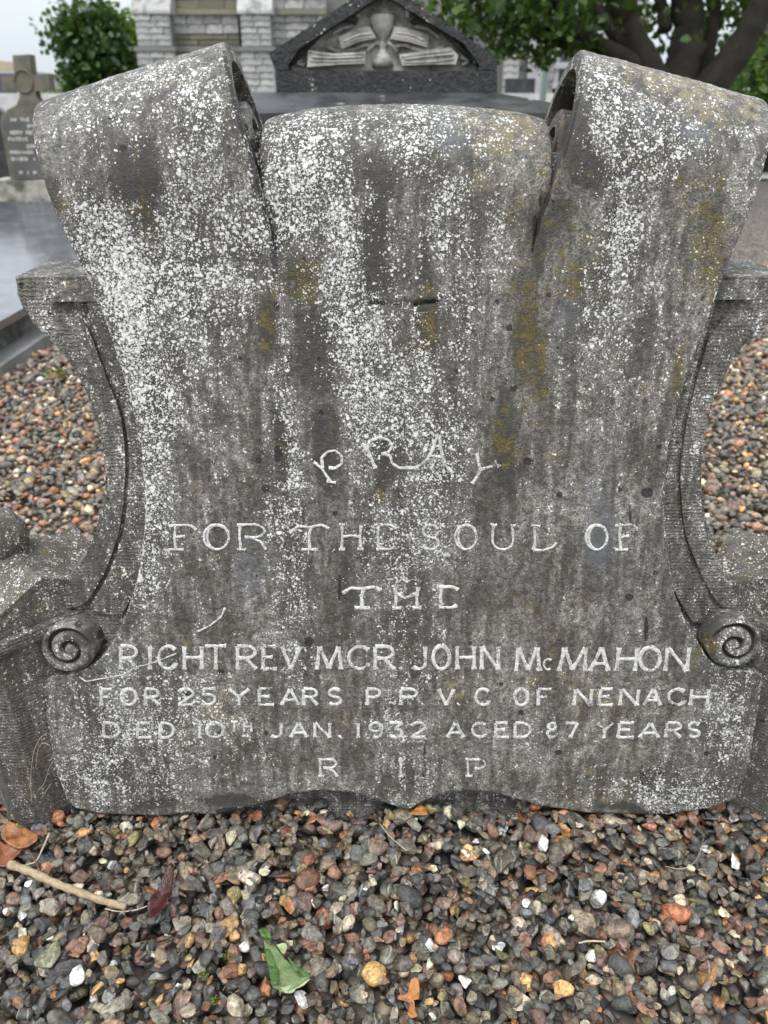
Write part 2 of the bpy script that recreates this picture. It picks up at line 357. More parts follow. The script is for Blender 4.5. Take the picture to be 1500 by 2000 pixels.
def paint(me, extra=None):
    n = len(me.vertices); co = np.empty(n*3, dtype=np.float32); me.vertices.foreach_get('co', co); co = co.reshape(-1, 3).astype(float)
    px, py = project(co)
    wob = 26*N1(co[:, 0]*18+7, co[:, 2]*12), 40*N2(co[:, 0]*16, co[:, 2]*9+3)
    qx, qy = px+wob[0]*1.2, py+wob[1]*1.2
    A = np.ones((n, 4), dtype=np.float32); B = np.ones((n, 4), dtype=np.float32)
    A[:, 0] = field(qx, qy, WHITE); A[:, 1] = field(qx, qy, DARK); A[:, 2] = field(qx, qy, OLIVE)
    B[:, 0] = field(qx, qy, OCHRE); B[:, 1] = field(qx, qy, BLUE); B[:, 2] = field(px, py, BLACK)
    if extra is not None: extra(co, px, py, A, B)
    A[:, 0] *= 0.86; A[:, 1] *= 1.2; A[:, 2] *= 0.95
    for nm, arr in (('stain_shade_a', A), ('stain_shade_b', B)):
        at = me.attributes.new(nm, 'FLOAT_COLOR', 'POINT'); at.data.foreach_set('color', arr.ravel())

# ---------------------------------------------------------------- materials of the old stone
M_face = lichen_stone('stone_face', density=0.16)
M_slab = lichen_stone('stone_slab', base=(0.24, 0.232, 0.215), density=0.30, tooling=('Z', 60, 0.0009), dark0=0.0)
M_letter = lichen_stone('letter_fill', density=0.30, letter=True)
M_post = lichen_stone('stone_post', base=(0.16, 0.152, 0.14), density=0.26, tooling=('Z', 55, 0.0009), dark0=0.05, olive0=0.05)

# ---------------------------------------------------------------- HEADSTONE
stone = thing('headstone', 'lichen covered grey stone scroll headstone with white lettering standing in the gravel', 'headstone', (on_face(795, 1590)[0], Y0+0.05, 0))
def L2(pts, off=0.0): return np.array([on_face(x, y, off) for x, y in pts])
LEFT = L2([(128,1572),(112,1530),(100,1480),(88,1400),(77,1326),(150,1316),(182,1300),(207,1275),(226,1245),(245,1200),(262,1150),(275,1090),(281,1020),(280,950),(272,880),(255,790),(225,690),(200,620),(178,560),(152,515),(128,462),(110,425)])
RIGHT = L2([(1440,1565),(1460,1520),(1472,1450),(1484,1380),(1494,1312),(1415,1316),(1390,1294),(1377,1276),(1345,1224),(1332,1195),(1319,1162),(1306,1081),(1299,1000),(1304,900),(1318,819),(1336,759),(1360,690),(1378,648),(1405,570),(1429,504),(1450,455),(1464,418)])
SEAML = L2([(560,1600),(555,900),(545,525),(532,470),(517,400),(505,345),(494,311)])
SEAMR = L2([(1035,1600),(1035,900),(1040,500),(1054,430),(1080,363),(1094,324)])
CENL = L2([(560,1600),(555,900),(545,525),(532,470),(512,400),(498,340),(486,290),(474,262)])
CENR = L2([(1035,1600),(1035,900),(1040,500),(1058,430),(1082,370),(1100,310),(1118,262)])
BOT = L2([(60,1560),(128,1568),(150,1583),(200,1593),(300,1596),(430,1592),(500,1575),(560,1556),(620,1546),(690,1550),(750,1570),(797,1585),(840,1562),(880,1549),(960,1550),(1060,1577),(1150,1591),(1300,1594),(1385,1582),(1425,1568),(1445,1560),(1520,1545)])
BOT = BOT[np.argsort(BOT[:, 0])]
VMIN = on_face(797, 1592)[1]
VSPL, VSPR = SEAML[2, 1], SEAMR[2, 1]
def bnd(poly, v): return np.interp(v, poly[:, 1], poly[:, 0])
def smooth_poly(poly, k=3):
    v = np.linspace(poly[0, 1], poly[-1, 1], 400); x = np.interp(v, poly[:, 1], poly[:, 0])
    ker = np.hanning(2*k+3)[1:-1]; ker /= ker.sum(); m = len(ker)//2
    xp = np.concatenate([np.full(m, x[0]), x, np.full(m, x[-1])]); x = np.convolve(xp, ker, 'valid')
    return np.stack([x, v], -1)
def mono(poly):                       # keep v increasing so that it can be interpolated
    o = [poly[0]]
    for p in poly[1:]:
        o.append([p[0], max(p[1], o[-1][1]+1e-4)])
    return np.array(o)
LEFTs, RIGHTs = smooth_poly(mono(LEFT), 4), smooth_poly(mono(RIGHT), 4)
SEAMLs, SEAMRs, CENLs, CENRs = [mono(p) for p in (SEAML, SEAMR, CENL, CENR)]

def roll_curve(R0, R1, total):
    n = 600; s = np.linspace(0, total, n); R = R0 + (R1-R0)*(s/total); ds = s[1]-s[0]
    phi = np.concatenate([[0], np.cumsum(ds/((R[1:]+R[:-1])/2))])
    al = np.concatenate([[0], np.cumsum(np.cos((phi[1:]+phi[:-1])/2)*ds)]); bk = np.concatenate([[0], np.cumsum(np.sin((phi[1:]+phi[:-1])/2)*ds)])
    return s, phi, al, bk
def strip(lft, rgt, endL, endR, ncol, side, R0, R1, total, arch=0.0, delta=0.03, th_roll=0.022, spread=0.0):
    """one of the three ribbons of the scroll: front grid, border walls and the thickness of the curl"""
    NA, NB = 400, 150
    s = np.linspace(0, 1, ncol); s = 0.5-0.5*np.cos(math.pi*s)*0.25 - 0.5*(1-2*s)*0.75 if True else s
    s = (s-s[0])/(s[-1]-s[0])
    tau = np.linspace(0, 1, NA)
    vL = VMIN + (endL-VMIN)*tau; vR = VMIN + (endR-VMIN)*tau
    XL, XR = bnd(lft, vL), bnd(rgt, vR)
    X = XL[:, None]*(1-s) + XR[:, None]*s; V = vL[:, None]*(1-s) + vR[:, None]*s
    if arch: V = V + arch*(4*s*(1-s))[None, :]*(tau**2)[:, None]
    Vb = np.interp(X, BOT[:, 0], BOT[:, 1])
    V = V + (Vb-VMIN)*(1-sstep(0, 0.10, V-VMIN))
    endp = np.stack([X[-1], V[-1]], -1)
    a = endp[-1]-endp[0]; a /= np.linalg.norm(a); d = np.array([-a[1], a[0]]) if not arch else np.array([0.0, 1.0])
    rc = roll_curve(R0, R1, total)
    p = np.linspace(0, total, NB+1)[1:]
    al, bk, ph = np.interp(p, rc[0], rc[2]), np.interp(p, rc[0], rc[3]), np.interp(p, rc[0], rc[1])
    XB = endp[None, :, 0] + d[0]*al[:, None]; VB = endp[None, :, 1] + d[1]*al[:, None]
    if spread:                         # the outer end of the curl widens a little
        w = (1-s) if side == 'L' else s
        XB = XB + spread*w[None, :]*(-a[0] if side == 'L' else a[0])*sstep(0, 0.25, p)[:, None]
    Xa, Va = np.vstack([X, XB]), np.vstack([V, VB])
    back = np.vstack([np.zeros((NA, ncol)), np.repeat(bk[:, None], ncol, 1)])
    phi = np.concatenate([np.zeros(NA), ph])[:, None]
    # distance to the free edges
    prow = np.concatenate([-(1-tau)*0.9, p])[:, None]
    eL, eR = Xa - Xa[:, :1], Xa[:, -1:] - Xa
    above = (V[:, :]-(VSPL if side != 'R' else VSPR))
    big = np.full_like(Xa, 9.0)
    aboveA = np.vstack([above, above[-1][None]+p[:, None]])
    gate = np.clip(aboveA/0.02, 0, 1)
    lf = eL if side == 'L' else eL + (1-gate)*9
    rf = eR if side == 'R' else eR + (1-gate)*9
    bf = np.vstack([V-np.interp(X, BOT[:, 0], BOT[:, 1]), np.full((NB, ncol), 9.0)])
    r = 0.006
    e = np.clip(np.minimum(np.minimum(lf, rf), bf), 0, r)
    rb = r - np.sqrt(np.maximum(r*r-(r-e)**2, 0))
    if side == 'C': dl = -0.009*sstep(0, 0.05, aboveA)*np.exp(-np.minimum(eL, eR)/0.03)
    else: dl = delta*sstep(0.0, 0.28, aboveA)
    u = undul(Xa + (0 if side == 'C' else 0), np.concatenate([Va[:NA], np.repeat(Va[NA-1:NA], NB, 0)+p[:, None]]))
    fine = 0.0006*N3(Xa*420, Va*420) + 0.0005*N2(Xa*230+5, Va*230)
    # carved cross under the curl and the fold of the lower left corner
    cx = on_face(790, 640); cvx, cvv = Xa-cx[0], Va-cx[1]
    def seg(x0, y0, x1, y1, w, dep):
        A, B = on_face(x0, y0), on_face(x1, y1); ab = B-A; L2_ = ab@ab
        t = np.clip(((Xa-A[0])*ab[0]+(Va-A[1])*ab[1])/L2_, 0, 1)
        q = np.hypot(Xa-A[0]-t*ab[0], Va-A[1]-t*ab[1]); return dep*np.exp(-(q/w)**2)
    carve = np.zeros_like(Xa)
    if side == 'C':
        for g in ((790,500,790,575,.010,.0022),(790,610,790,700,.008,.0022)): carve += seg(*g)
        carve -= seg(716,593,748,594,.0013,.004); carve -= seg(808,596,850,590,.0013,.005)
        carve += seg(735,584,852,580,.005,.0022); carve -= seg(780,710,800,690,.003,.003)
    out = dl - rb + u + fine + carve      # offset along the outward normal
    outer = (np.cos(phi)[..., None]*NRM + np.sin(phi)[..., None]*(np.array([d[0], d[1]*SL, d[1]*CL])))
    P = face_xyz(Xa, Va) - NRM*back[..., None] + outer*out[..., None]
    th = np.concatenate([np.full(NA, 0.05), th_roll + (0.05-th_roll)*(1-sstep(0, 0.05, p))])[:, None]
    Bk = P - outer*th[..., None] + outer*rb[..., None]
    if side == 'L': Bk[:, 0, 0] -= 0.004
    if side == 'R': Bk[:, -1, 0] += 0.004
    nr = NA+NB
    verts = [P.reshape(-1, 3)]; faces = []
    idx = np.arange(nr*ncol).reshape(nr, ncol)
    faces.append(np.stack([idx[:-1, :-1], idx[:-1, 1:], idx[1:, 1:], idx[1:, :-1]], -1).reshape(-1, 4))
    base = nr*ncol
    bidx = np.arange((NB+1)*ncol).reshape(NB+1, ncol)+base
    verts.append(Bk[NA-1:].reshape(-1, 3)); base += (NB+1)*ncol
    faces.append(np.stack([bidx[:-1, :-1], bidx[1:, :-1], bidx[1:, 1:], bidx[:-1, 1:]], -1).reshape(-1, 4))
    def wall(F, B, flip):
        nonlocal base
        k = 5; n = len(F); tt = np.linspace(0, 1, k)[None, :, None]
        W = F[:, None]*(1-tt)+B[:, None]*tt
        W[:, 1:-1] += 0.0012*(rng.random((n, k-2, 3))-0.5)
        w = np.arange(n*k).reshape(n, k)+base; base += n*k; verts.append(W.reshape(-1, 3))
        q = np.stack([w[:-1, :-1], w[:-1, 1:], w[1:, 1:], w[1:, :-1]], -1).reshape(-1, 4)
        faces.append(q[:, ::-1] if flip else q)
    kL = 0 if side == 'L' else int(np.argmax(V[:, 0] > VSPL-0.004 if side == 'C' else V[:, 0] > VSPR-0.004))
    kR = 0 if side == 'R' else int(np.argmax(V[:, -1] > VSPL-0.004 if side == 'L' else V[:, -1] > VSPR-0.004))
    wall(P[kL:, 0], Bk[kL:, 0], False); wall(P[kR:, -1], Bk[kR:, -1], True)
    wall(P[0], Bk[0], True); wall(P[-1], Bk[-1], False)
    ee = (lf if side == 'L' else rf if side == 'R' else np.full_like(lf, 9.0)); edge = np.zeros(sum(len(q) for q in verts)); ei = (rf if side == 'L' else lf if side == 'R' else np.full_like(lf, 9.0)); sb = np.zeros(len(edge)); vv_ = np.repeat(np.arange(nr)[:, None], ncol, 1); sb[:nr*ncol] = (np.exp(-(np.minimum(ei, 1)/(0.0035 if side == 'L' else 0.002))**2)*sstep(-0.05, 0.12, N1(vv_*0.11, vv_*0.0+3)+0.1)).ravel(); seamb_.append(sb); edge[:nr*ncol] = np.exp(-(np.minimum(ee, 1)/0.004)**2).ravel()
    return np.vstack(verts), np.vstack(faces), P, edge
def plane_v(px, py, off=0.0): return on_face(px, py, off)[1]
parts_v, parts_f, basei, edges_, seamb_ = [], [], 0, [], []
crest_log = {}
specs = [('L', LEFTs, SEAMLs, LEFTs[-1, 1], SEAMLs[-1, 1], 150, dict(R0=0.135, R1=0.030, total=0.60, spread=0.004, delta=0.027)),
         ('C', CENLs, CENRs, on_face(0, 372)[1], on_face(0, 372)[1], 210, dict(R0=0.105, R1=0.035, total=0.42, arch=0.010)),
         ('R', SEAMRs, RIGHTs, SEAMRs[-1, 1], RIGHTs[-1, 1], 150, dict(R0=0.135, R1=0.030, total=0.60, spread=0.01, delta=0.025))]
for side, lf, rt, eL, eR, nc, kw in specs:
    v, f, P, eg = strip(lf, rt, eL, eR, nc, side, **kw)
    edges_.append(eg); parts_v.append(v); parts_f.append(f+basei); basei += len(v)
    qx, qy = project(P[400:]); crest_log[side] = [(round(float(qx[np.argmin(qy[:, c]), c])), round(float(qy[:, c].min()))) for c in (0, nc//2, nc-1)]
print('CREST px (want L 80,215 .. 437,88; C 500,233 790,203 1088,235; R 1140,97 .. 1490,205):', crest_log)
me = mesh_np(np.vstack(parts_v), np.vstack(parts_f), M_face, smooth=True)
sb_ = np.concatenate(seamb_); eg_ = np.concatenate(edges_)*(0.5+0.5*(rng.random(basei) > 0.3))
paint(me, lambda co, px, py, A, B: (A.__setitem__((slice(None), 0), A[:, 0]+0.55*eg_), B.__setitem__((slice(None), 2), np.maximum(B[:, 2], 1.3*sb_)))[0])  # whiter outer edges; black along the seams stands in for shade in the gaps
tablet = link('scroll_tablet', me, None)
def into(o, parent):
    o.parent = parent; o.matrix_parent_inverse = Matrix.Translation(-parent.location); return o
into(tablet, stone)

# backing slab with ears, concave flanks and foot
SLAB = [(118,1625),(96,1500),(74,1400),(60,1320),(46,1265),(50,1224),(90,1182),(130,1132),(163,1092),(184,1056),(200,1005),(207,950),(203,880),(186,800),(152,732),(112,676),(66,632),(42,603),(31,568),(26,541),
        (240,541),(300,360),(330,300),(1260,300),(1300,360),(1370,541),(1560,541),(1552,575),(1535,608),(1500,632),(1462,662),(1429,705),(1400,756),(1384,810),(1373,870),(1370,930),(1373,990),(1384,1049),(1403,1094),(1426,1143),(1459,1188),(1493,1218),(1503,1260),(1497,1320),(1483,1400),(1466,1500),(1450,1625)]
def slab_mesh(name, pts2, off, thick, mat, parent, bevel=0.006, tess=0.02, wavy=0.0015):
    """outline given on the leaning face plane, extruded back horizontally; edges rounded"""
    bm = bmesh.new()
    q = resample(np.vstack([pts2, pts2[:1]]), tess)[:-1]
    F = face_xyz(q[:, 0], q[:, 1], off); Bq = F.copy(); Bq[:, 1] = F[:, 1]+thick
    jit = wavy*(rng.random(len(q))-0.5)
    F[:, 0] += jit; Bq[:, 0] += jit
    a = [bm.verts.new(p) for p in F]; b = [bm.verts.new(p) for p in Bq]
    bm.faces.new(a); bm.faces.new(b[::-1])
    for i in range(len(a)):
        j = (i+1) % len(a); bm.faces.new((a[i], b[i], b[j], a[j]))
    front = [e for e in bm.edges if all(v in set(a) for v in e.verts)] if False else None
    sa = set(a)
    ed = [e for e in bm.edges if e.verts[0] in sa and e.verts[1] in sa and len(e.link_faces) == 2]
    bmesh.ops.bevel(bm, geom=ed, offset=bevel, segments=3, affect='EDGES', profile=0.5)
    bmesh.ops.recalc_face_normals(bm, faces=bm.faces)
    me = bpy.data.meshes.new(name); bm.to_mesh(me); bm.free(); me.materials.append(mat)
    paint(me, lambda co, px, py, A, B: (A.__setitem__((slice(None), 0), A[:, 0]*0.35)))
    return into(link(name, me), parent)
slab_mesh('backing_slab', L2(SLAB, -0.035), -0.035, 0.13, M_slab, stone)
# inner fillet strips between the groove and the scroll
def strip_part(name, outer, inner, off, proud, mat):
    o, i = L2(outer, off), L2(inner, off)
    slab_mesh(name, np.vstack([o, i[::-1]]), off+proud, 0.02, mat, stone, bevel=0.003, tess=0.012, wavy=0.0004)
strip_part('fillet', [(172,589),(196,650),(212,712),(236,770),(247,810),(254,860),(256,910),(252,985),(243,1041),(228,1085),(212,1125),(192,1158),(176,1186)],
           [(215,589),(240,650),(262,712),(280,770),(292,810),(300,860),(305,910),(305,985),(300,1041),(290,1085),(276,1125),(262,1158),(240,1200)], -0.035, 0.009, M_slab)
strip_part('fillet', [(1395,585),(1370,660),(1348,740),(1328,820),(1320,880),(1316,930),(1319,990),(1326,1042),(1346,1097),(1362,1132),(1379,1162),(1396,1188),(1411,1208)],
           [(1350,585),(1330,660),(1310,740),(1290,820),(1280,880),(1276,930),(1276,990),(1280,1042),(1295,1097),(1305,1132),(1320,1162),(1335,1188),(1350,1215)], -0.035, 0.009, M_slab)
strip_part('margin', [(110,640),(140,690),(160,730),(193,800),(210,880),(214,950),(207,1008),(190,1060),(168,1098),(136,1138),(98,1184)],
           [(160,620),(186,662),(202,718),(227,773),(239,812),(246,860),(248,910),(244,985),(235,1040),(220,1083),(204,1122),(184,1154),(166,1182)], -0.035, 0.008, M_slab)
strip_part('margin', [(1470,640),(1438,676),(1422,712),(1393,760),(1377,812),(1366,870),(1363,930),(1366,992),(1377,1052),(1396,1098),(1419,1147),(1452,1192)],
           [(1415,612),(1379,664),(1357,742),(1337,822),(1329,880),(1325,930),(1328,988),(1335,1040),(1355,1093),(1371,1128),(1388,1158),(1405,1184)], -0.035, 0.008, M_slab)
# ledges cut under the ears
def ledge(x0, x1, y1, y0):
    a, b = on_face(x0, y1, -0.035), on_face(x1, y1, -0.035); c, d = on_face(x1, y0, -0.035), on_face(x0, y0, -0.035)
    bm = bmesh.new()
    fr = [bm.verts.new(face_xyz(p[0], p[1], o)) for p, o in ((a, -0.025), (b, -0.025), (c, -0.033), (d, -0.033))]
    bk = [bm.verts.new(face_xyz(p[0], p[1], -0.05)) for p in (a, b, c, d)]
    bm.faces.new(fr); bm.faces.new(bk[::-1])
    for i in range(4): bm.faces.new((fr[i], bk[i], bk[(i+1) % 4], fr[(i+1) % 4]))
    o = bm_obj('ledge', bm, M_slab); into(o, stone)
ledge(104, 215, 588, 548); ledge(1352, 1468, 584, 548)

# spiral volutes at the foot of the flanks
def volute(px, py, flip, rad=0.039):
    c = on_face(px, py, 0.0); nr, na = 46, 120
    r = np.linspace(0, 1, nr)[:, None]; ph = np.linspace(0, 2*math.pi, na, endpoint=False)[None, :]
    rr = rad*(1 + 0.07*np.cos(ph-0.6*flip))*r
    turn = (r*2.0 - ph/(2*math.pi)*1.0) % 1.0
    groove = np.exp(-((turn-0.5)/0.16)**2)
    hgt = 0.010 - 0.012*groove*np.clip((1-r)*5, 0, 1)*np.clip(r*6, 0.0, 1) + 0.004*(1-r) - 0.007*sstep(0.90, 1.0, r)
    X = c[0] + flip*rr*np.cos(ph+1.2); V = c[1] + rr*np.sin(ph+1.2)
    hgt = hgt + 0.0016*N2(X*160, V*160) + 0.0008*N3(X*500, V*500)
    P = face_xyz(X, V, 0.0) + NRM*hgt[..., None]
    sk = face_xyz(X[-1], V[-1], -0.04)
    verts = np.vstack([P.reshape(-1, 3), sk]); idx = np.arange(nr*na).reshape(nr, na); nx = np.roll(idx, -1, 1)
    f = np.stack([idx[:-1], idx[1:], nx[1:], nx[:-1]], -1).reshape(-1, 4)
    s_ = np.arange(na)+nr*na; f2 = np.stack([idx[-1], s_, np.roll(s_, -1), nx[-1]], -1)
    f = np.vstack([f, f2]);
    if flip < 0: f = f[:, ::-1]
    me = mesh_np(verts, f, M_face, smooth=True)
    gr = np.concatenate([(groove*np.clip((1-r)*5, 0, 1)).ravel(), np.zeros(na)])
    paint(me, lambda co, px, py, A, B: (A.__setitem__((slice(None), 1), np.maximum(A[:, 1], gr*0.9)), A.__setitem__((slice(None), 0), A[:, 0]*(1-gr))))  # colour darker and less white inside the spiral groove so its turns show
    into(link('volute', me), stone)
volute(138, 1264, -1); volute(1432, 1256, 1)

# ---------------------------------------------------------------- lettering
def arc(cx, cy, rx, ry, a0, a1, n=10):
    return [(cx+rx*math.cos(math.radians(a0+(a1-a0)*i/n)), cy+ry*math.sin(math.radians(a0+(a1-a0)*i/n))) for i in range(n+1)]
G = {
 'A': [[(0,0),(.5,1)],[(.5,1),(1,0)],[(.2,.3),(.8,.3)]],
 'B': [[(0,0),(0,1)],[(0,1)]+arc(.45,.77,.45,.23,90,-90)+[(0,.54)],[(0,.54)]+arc(.5,.27,.5,.27,90,-90)+[(0,0)]],
 'C': [arc(.55,.5,.55,.5,45,315)],
 'G': [arc(.55,.5,.55,.5,45,318),[(.93,.16),(.93,.3)]],
 'c': [arc(.55,.5,.55,.5,50,310)],
 'D': [[(0,0),(0,1)],[(0,1)]+arc(.4,.5,.6,.5,90,-90)+[(0,0)]],
 'E': [[(0,0),(0,1)],[(0,1),(.9,1)],[(0,.52),(.7,.52)],[(0,0),(1,0)]],
 'F': [[(0,0),(0,1)],[(0,1),(1,1)],[(0,.52),(.65,.52)]],
 'H': [[(0,0),(0,1)],[(1,0),(1,1)],[(0,.5),(1,.5)]],
 'I': [[(.5,0),(.5,1)]],
 'J': [[(.95,1),(.95,.25)]+arc(.5,.25,.45,.25,0,-150)],
 'L': [[(0,1),(0,0),(1,0)]],
 'M': [[(0,0),(.1,1)],[(.1,1),(.5,.05)],[(.5,.05),(.9,1)],[(.9,1),(1,0)]],
 'N': [[(0,0),(0,1)],[(0,1),(1,0)],[(1,0),(1,1)]],
 'O': [arc(.5,.5,.5,.5,90,450,20)],
 'P': [[(0,0),(0,1)],[(0,1)]+arc(.5,.74,.5,.26,90,-90)+[(0,.48)]],
 'R': [[(0,0),(0,1)],[(0,1)]+arc(.5,.74,.45,.26,90,-90)+[(0,.48)],[(.45,.48),(1,0)]],
 'S': [arc(.5,.75,.45,.25,30,270,8)+arc(.5,.25,.5,.25,90,-150,8)],
 'T': [[(.5,0),(.5,1)],[(0,1),(1,1)]],
 'U': [[(0,1),(0,.35)]+arc(.5,.35,.5,.35,180,360)+[(1,1)]],
 'V': [[(0,1),(.5,0)],[(.5,0),(1,1)]],
 'Y': [[(0,1),(.5,.5)],[(1,1),(.5,.5)],[(.5,.5),(.5,0)]],
 '0': [arc(.5,.5,.5,.5,90,450,20)],
 '1': [[(.5,0),(.5,1)]],
 '2': [arc(.5,.72,.48,.28,160,-30)+[(0,0),(1,0)]],
 '3': [[(0,1),(.95,1),(.4,.58)]+arc(.45,.3,.5,.3,70,-150)],
 '5': [[(.95,1),(.15,1),(.1,.55)]+arc(.45,.33,.5,.33,110,-150)],
 '7': [[(0,1),(1,1),(.4,0)]],
 '8': [arc(.5,.75,.4,.25,-90,270,14),arc(.5,.25,.5,.25,90,450,14)],
 '9': [arc(.5,.7,.45,.3,0,360,14),[(.95,.7),(.95,.3)]+arc(.5,.3,.45,.3,0,-120)],
 '.': [[(.3,.0),(.7,.08)]], ',': [[(.7,.3),(.2,-.6)]],
 # gothic capitals with waisted stems
 'f': [[(.25,0),(.2,.5),(.25,1)],[(0,.95),(.25,1)]+arc(.6,.8,.35,.2,120,20)+[(1,.8)],[(.25,.5),(.6,.55)],[(0,0),(.55,0)]],
 'o': [arc(.5,.5,.5,.5,90,450,20),arc(.5,.5,.36,.5,110,250,10)],
 'r': [[(.12,0),(.08,.5),(.1,1)],[(.0,1),(.3,1)]+arc(.5,.75,.42,.27,95,-80)+[(.25,.5)],[(.45,.48),(.8,.3),(.95,0)],[(0,0),(.3,0)]],
 't': [[(.5,0),(.48,.6),(.55,.95)],[(0,.7),(.2,.95),(.5,.9),(.8,1),(1,.85)],[(.3,0),(.7,0)]],
 'h': [[(.1,0),(.14,.5),(.1,1)],[(.9,0),(.86,.5),(.9,1)],[(.1,.5),(.5,.56),(.9,.5)],[(0,0),(.25,0)],[(.75,0),(1,0)],[(0,1),(.25,1)]],
 'e': [[(.2,0),(.16,.5),(.2,1)],[(.2,1)]+arc(.55,.7,.42,.3,110,30),arc(.55,.3,.42,.3,-35,-110)+[(.1,0)],[(.0,1),(.3,1)]],
 'd': [[(.1,0),(.1,1)],[(.1,1)]+arc(.45,.5,.55,.5,95,-95,12)+[(0,0)]],
 's': [arc(.5,.75,.42,.25,20,270,8)+arc(.5,.25,.45,.25,90,-160,8)],
 'u': [[(.12,1),(.08,.4)]+arc(.5,.35,.42,.35,180,350)+[(.9,1)],[(0,1),(.25,1)],[(.8,1),(1,.95)]],
 'l': [[(.2,1),(.22,.2),(.15,0)],[(.15,0),(.5,-.03),(.85,.1),(1,.28)],[(.05,1),(.4,.95)]],
 'i': [[(.5,0),(.47,.5),(.5,1)],[(.15,1),(.85,.95)],[(.15,0),(.85,0)]],
 'm': [[(.1,0),(.14,.5),(.1,1)],[(.86,0),(.84,.5),(.9,1)],[(.1,.75),(.45,.45),(.85,.7)],[(0,0),(.3,0)],[(.7,0),(1,0)]],
 'p': [[(.15,0),(.12,.5),(.1,1)],[(0,1),(.3,1)]+arc(.6,.72,.4,.28,110,-110),[(0,0),(.35,0)]],
}
n_letter = 0
def stroke_mesh(strokes_px, w, verts, faces, off=0.0009):
    for st in strokes_px:
        P2 = np.array([on_face(x, y, 0.0) for x, y in st]); P2 = resample(P2, 0.0028)
        if len(P2) < 2: continue
        T = np.gradient(P2, axis=0); T /= np.linalg.norm(T, axis=1)[:, None]+1e-9; Nn = np.stack([-T[:, 1], T[:, 0]], -1)
        u = np.linspace(0, 1, len(P2))
        ww = w*(0.82 + 0.42*np.abs(2*u-1)**3)*(1+0.30*N2(P2[:, 0]*260+3, P2[:, 1]*260))
        b = len(verts)
        for k, (q, n_, h) in enumerate(zip(P2, Nn, ww)):
            for sgn, o in ((-1, -0.0008), (-.55, off*0.8), (0, off*0.55), (.55, off*0.8), (1, -0.0008)):
                x, v = q + n_*sgn*h*(1+0.15*(rng.random()-.5)); verts.append(face_xyz(x, v, o + float(undul(x, v)) + 0.0004))
            if k:
                for j in range(4):
                    a = b+(k-1)*5+j; faces.append((a, a+1, a+6, a+5))
def letter(ch, x0, x1, yt, yb, w=3.9, slant=0.0):
    global n_letter
    S = []
    for st in G[ch]:
        S.append([(x0+(x1-x0)*u - slant*(yb-yt)*(0-v), yb-(yb-yt)*v) for u, v in st])
    raw_letter(S, w)
def raw_letter(S, w=3.9, name='letter'):
    verts, faces = [], []
    stroke_mesh(S, w*0.00086, verts, faces)
    me = mesh_np(verts, faces, M_letter, smooth=True); paint(me)
    into(link(name, me), stone)
LINES = [
 # gothic line: FOR THE SOUL OF
 (1025,1073,[('f',330,383),('o',398,447),('r',463,522),('t',567,643),('h',662,710),('e',730,777),('s',823,859),('o',889,931),('u',958,1006),('l',1033,1087),('o',1144,1186),('f',1201,1246)],2.7),
 (1146,1187,[('t',670,745),('m',766,823),('e',853,898)],3.6),
 (1262,1307,[('R',236,268),('I',286,300),('G',310,344),('H',360,394),('T',401,442),('R',464,500),('E',514,541),('V',550,587),('.',592,602),('M',619,666),('G',681,722),('R',733,770),('.',778,790),('J',803,832),('O',846,878),('H',893,926),('N',941,973)],4.0),
 (1264,1310,[('M',1008,1054),('M',1092,1143),('A',1152,1188),('H',1204,1240),('O',1250,1289),('N',1299,1341)],4.2),
 (1287,1308,[('c',1062,1077),('.',1044,1056)],2.4),
 (1346,1377,[('F',198,219),('O',237,266),('R',284,310),('2',348,378),('5',394,421),('Y',447,487),('E',506,535),('A',550,583),('R',593,620),('S',641,666),('P',717,742),('P',783,815),('.',822,830),('V',856,887),('.',893,900),('G',929,956),('O',1005,1031),('F',1051,1077),('N',1121,1153),('E',1170,1196),('N',1211,1244),('A',1257,1290),('G',1306,1338),('H',1348,1381)],3.7),
 (1374,1382,[(',',1382,1388)],2.6),
 (1412,1440,[('D',202,233),('I',246,256),('E',269,296),('D',313,339),('1',386,394),('0',404,436),('J',527,550),('A',568,599),('N',615,644),('.',660,670),('1',696,703),('9',721,746),('3',761,787),('2',803,831),('A',874,906),('G',923,949),('E',968,994),('D',1006,1036),('.',1040,1047),('8',1069,1087),('7',1104,1128),('Y',1163,1195),('E',1207,1237),('A',1249,1286),('R',1300,1329),('S',1345,1366)],3.6),
 (1410,1428,[('T',451,464),('H',477,491)],2.2),
 (1484,1516,[('r',622,660),('i',776,790),('p',909,948)],2.9)]
for yt, yb, chars, w in LINES:
    for c in chars:
        s_ = 0.12 if (c[0] in 'NMHAYER' and c[1] > 1090 and yt > 1200) else 0.0
        letter(c[0], c[1], c[2], yt, yb, w, s_*-1 if False else s_)
# PRAY on its curve
raw_letter([[(612,902),(628,915),(645,940)],[(638,940),(656,943)],[(630,914),(628,894),(640,882),(655,880),(668,892),(668,905),(655,915),(642,914)]], 2.7)
raw_letter([[(706,866),(722,885),(733,915)],[(716,880),(722,862),(742,854),(760,860),(766,872),(758,884),(745,887)],[(748,886),(762,890),(766,905),(780,914),(795,914)]], 3.0)
raw_letter([[(793,914),(812,914),(832,900),(846,878),(850,860),(857,848)],[(857,848),(862,880),(868,906),(884,924)],[(840,890),(864,893)]], 3.0)
raw_letter([[(931,884),(934,902),(938,917)],[(973,907),(955,912),(938,917)],[(938,917),(932,930),(922,944)],[(965,900),(975,912)]], 3.0)
raw_letter([[(155,1322),(168,1331),(240,1318),(262,1305),(300,1294),(345,1276)]], 1.2, 'crack')
raw_letter([[(385,1234),(410,1222),(432,1205),(440,1186)]], 1.9, 'crack')

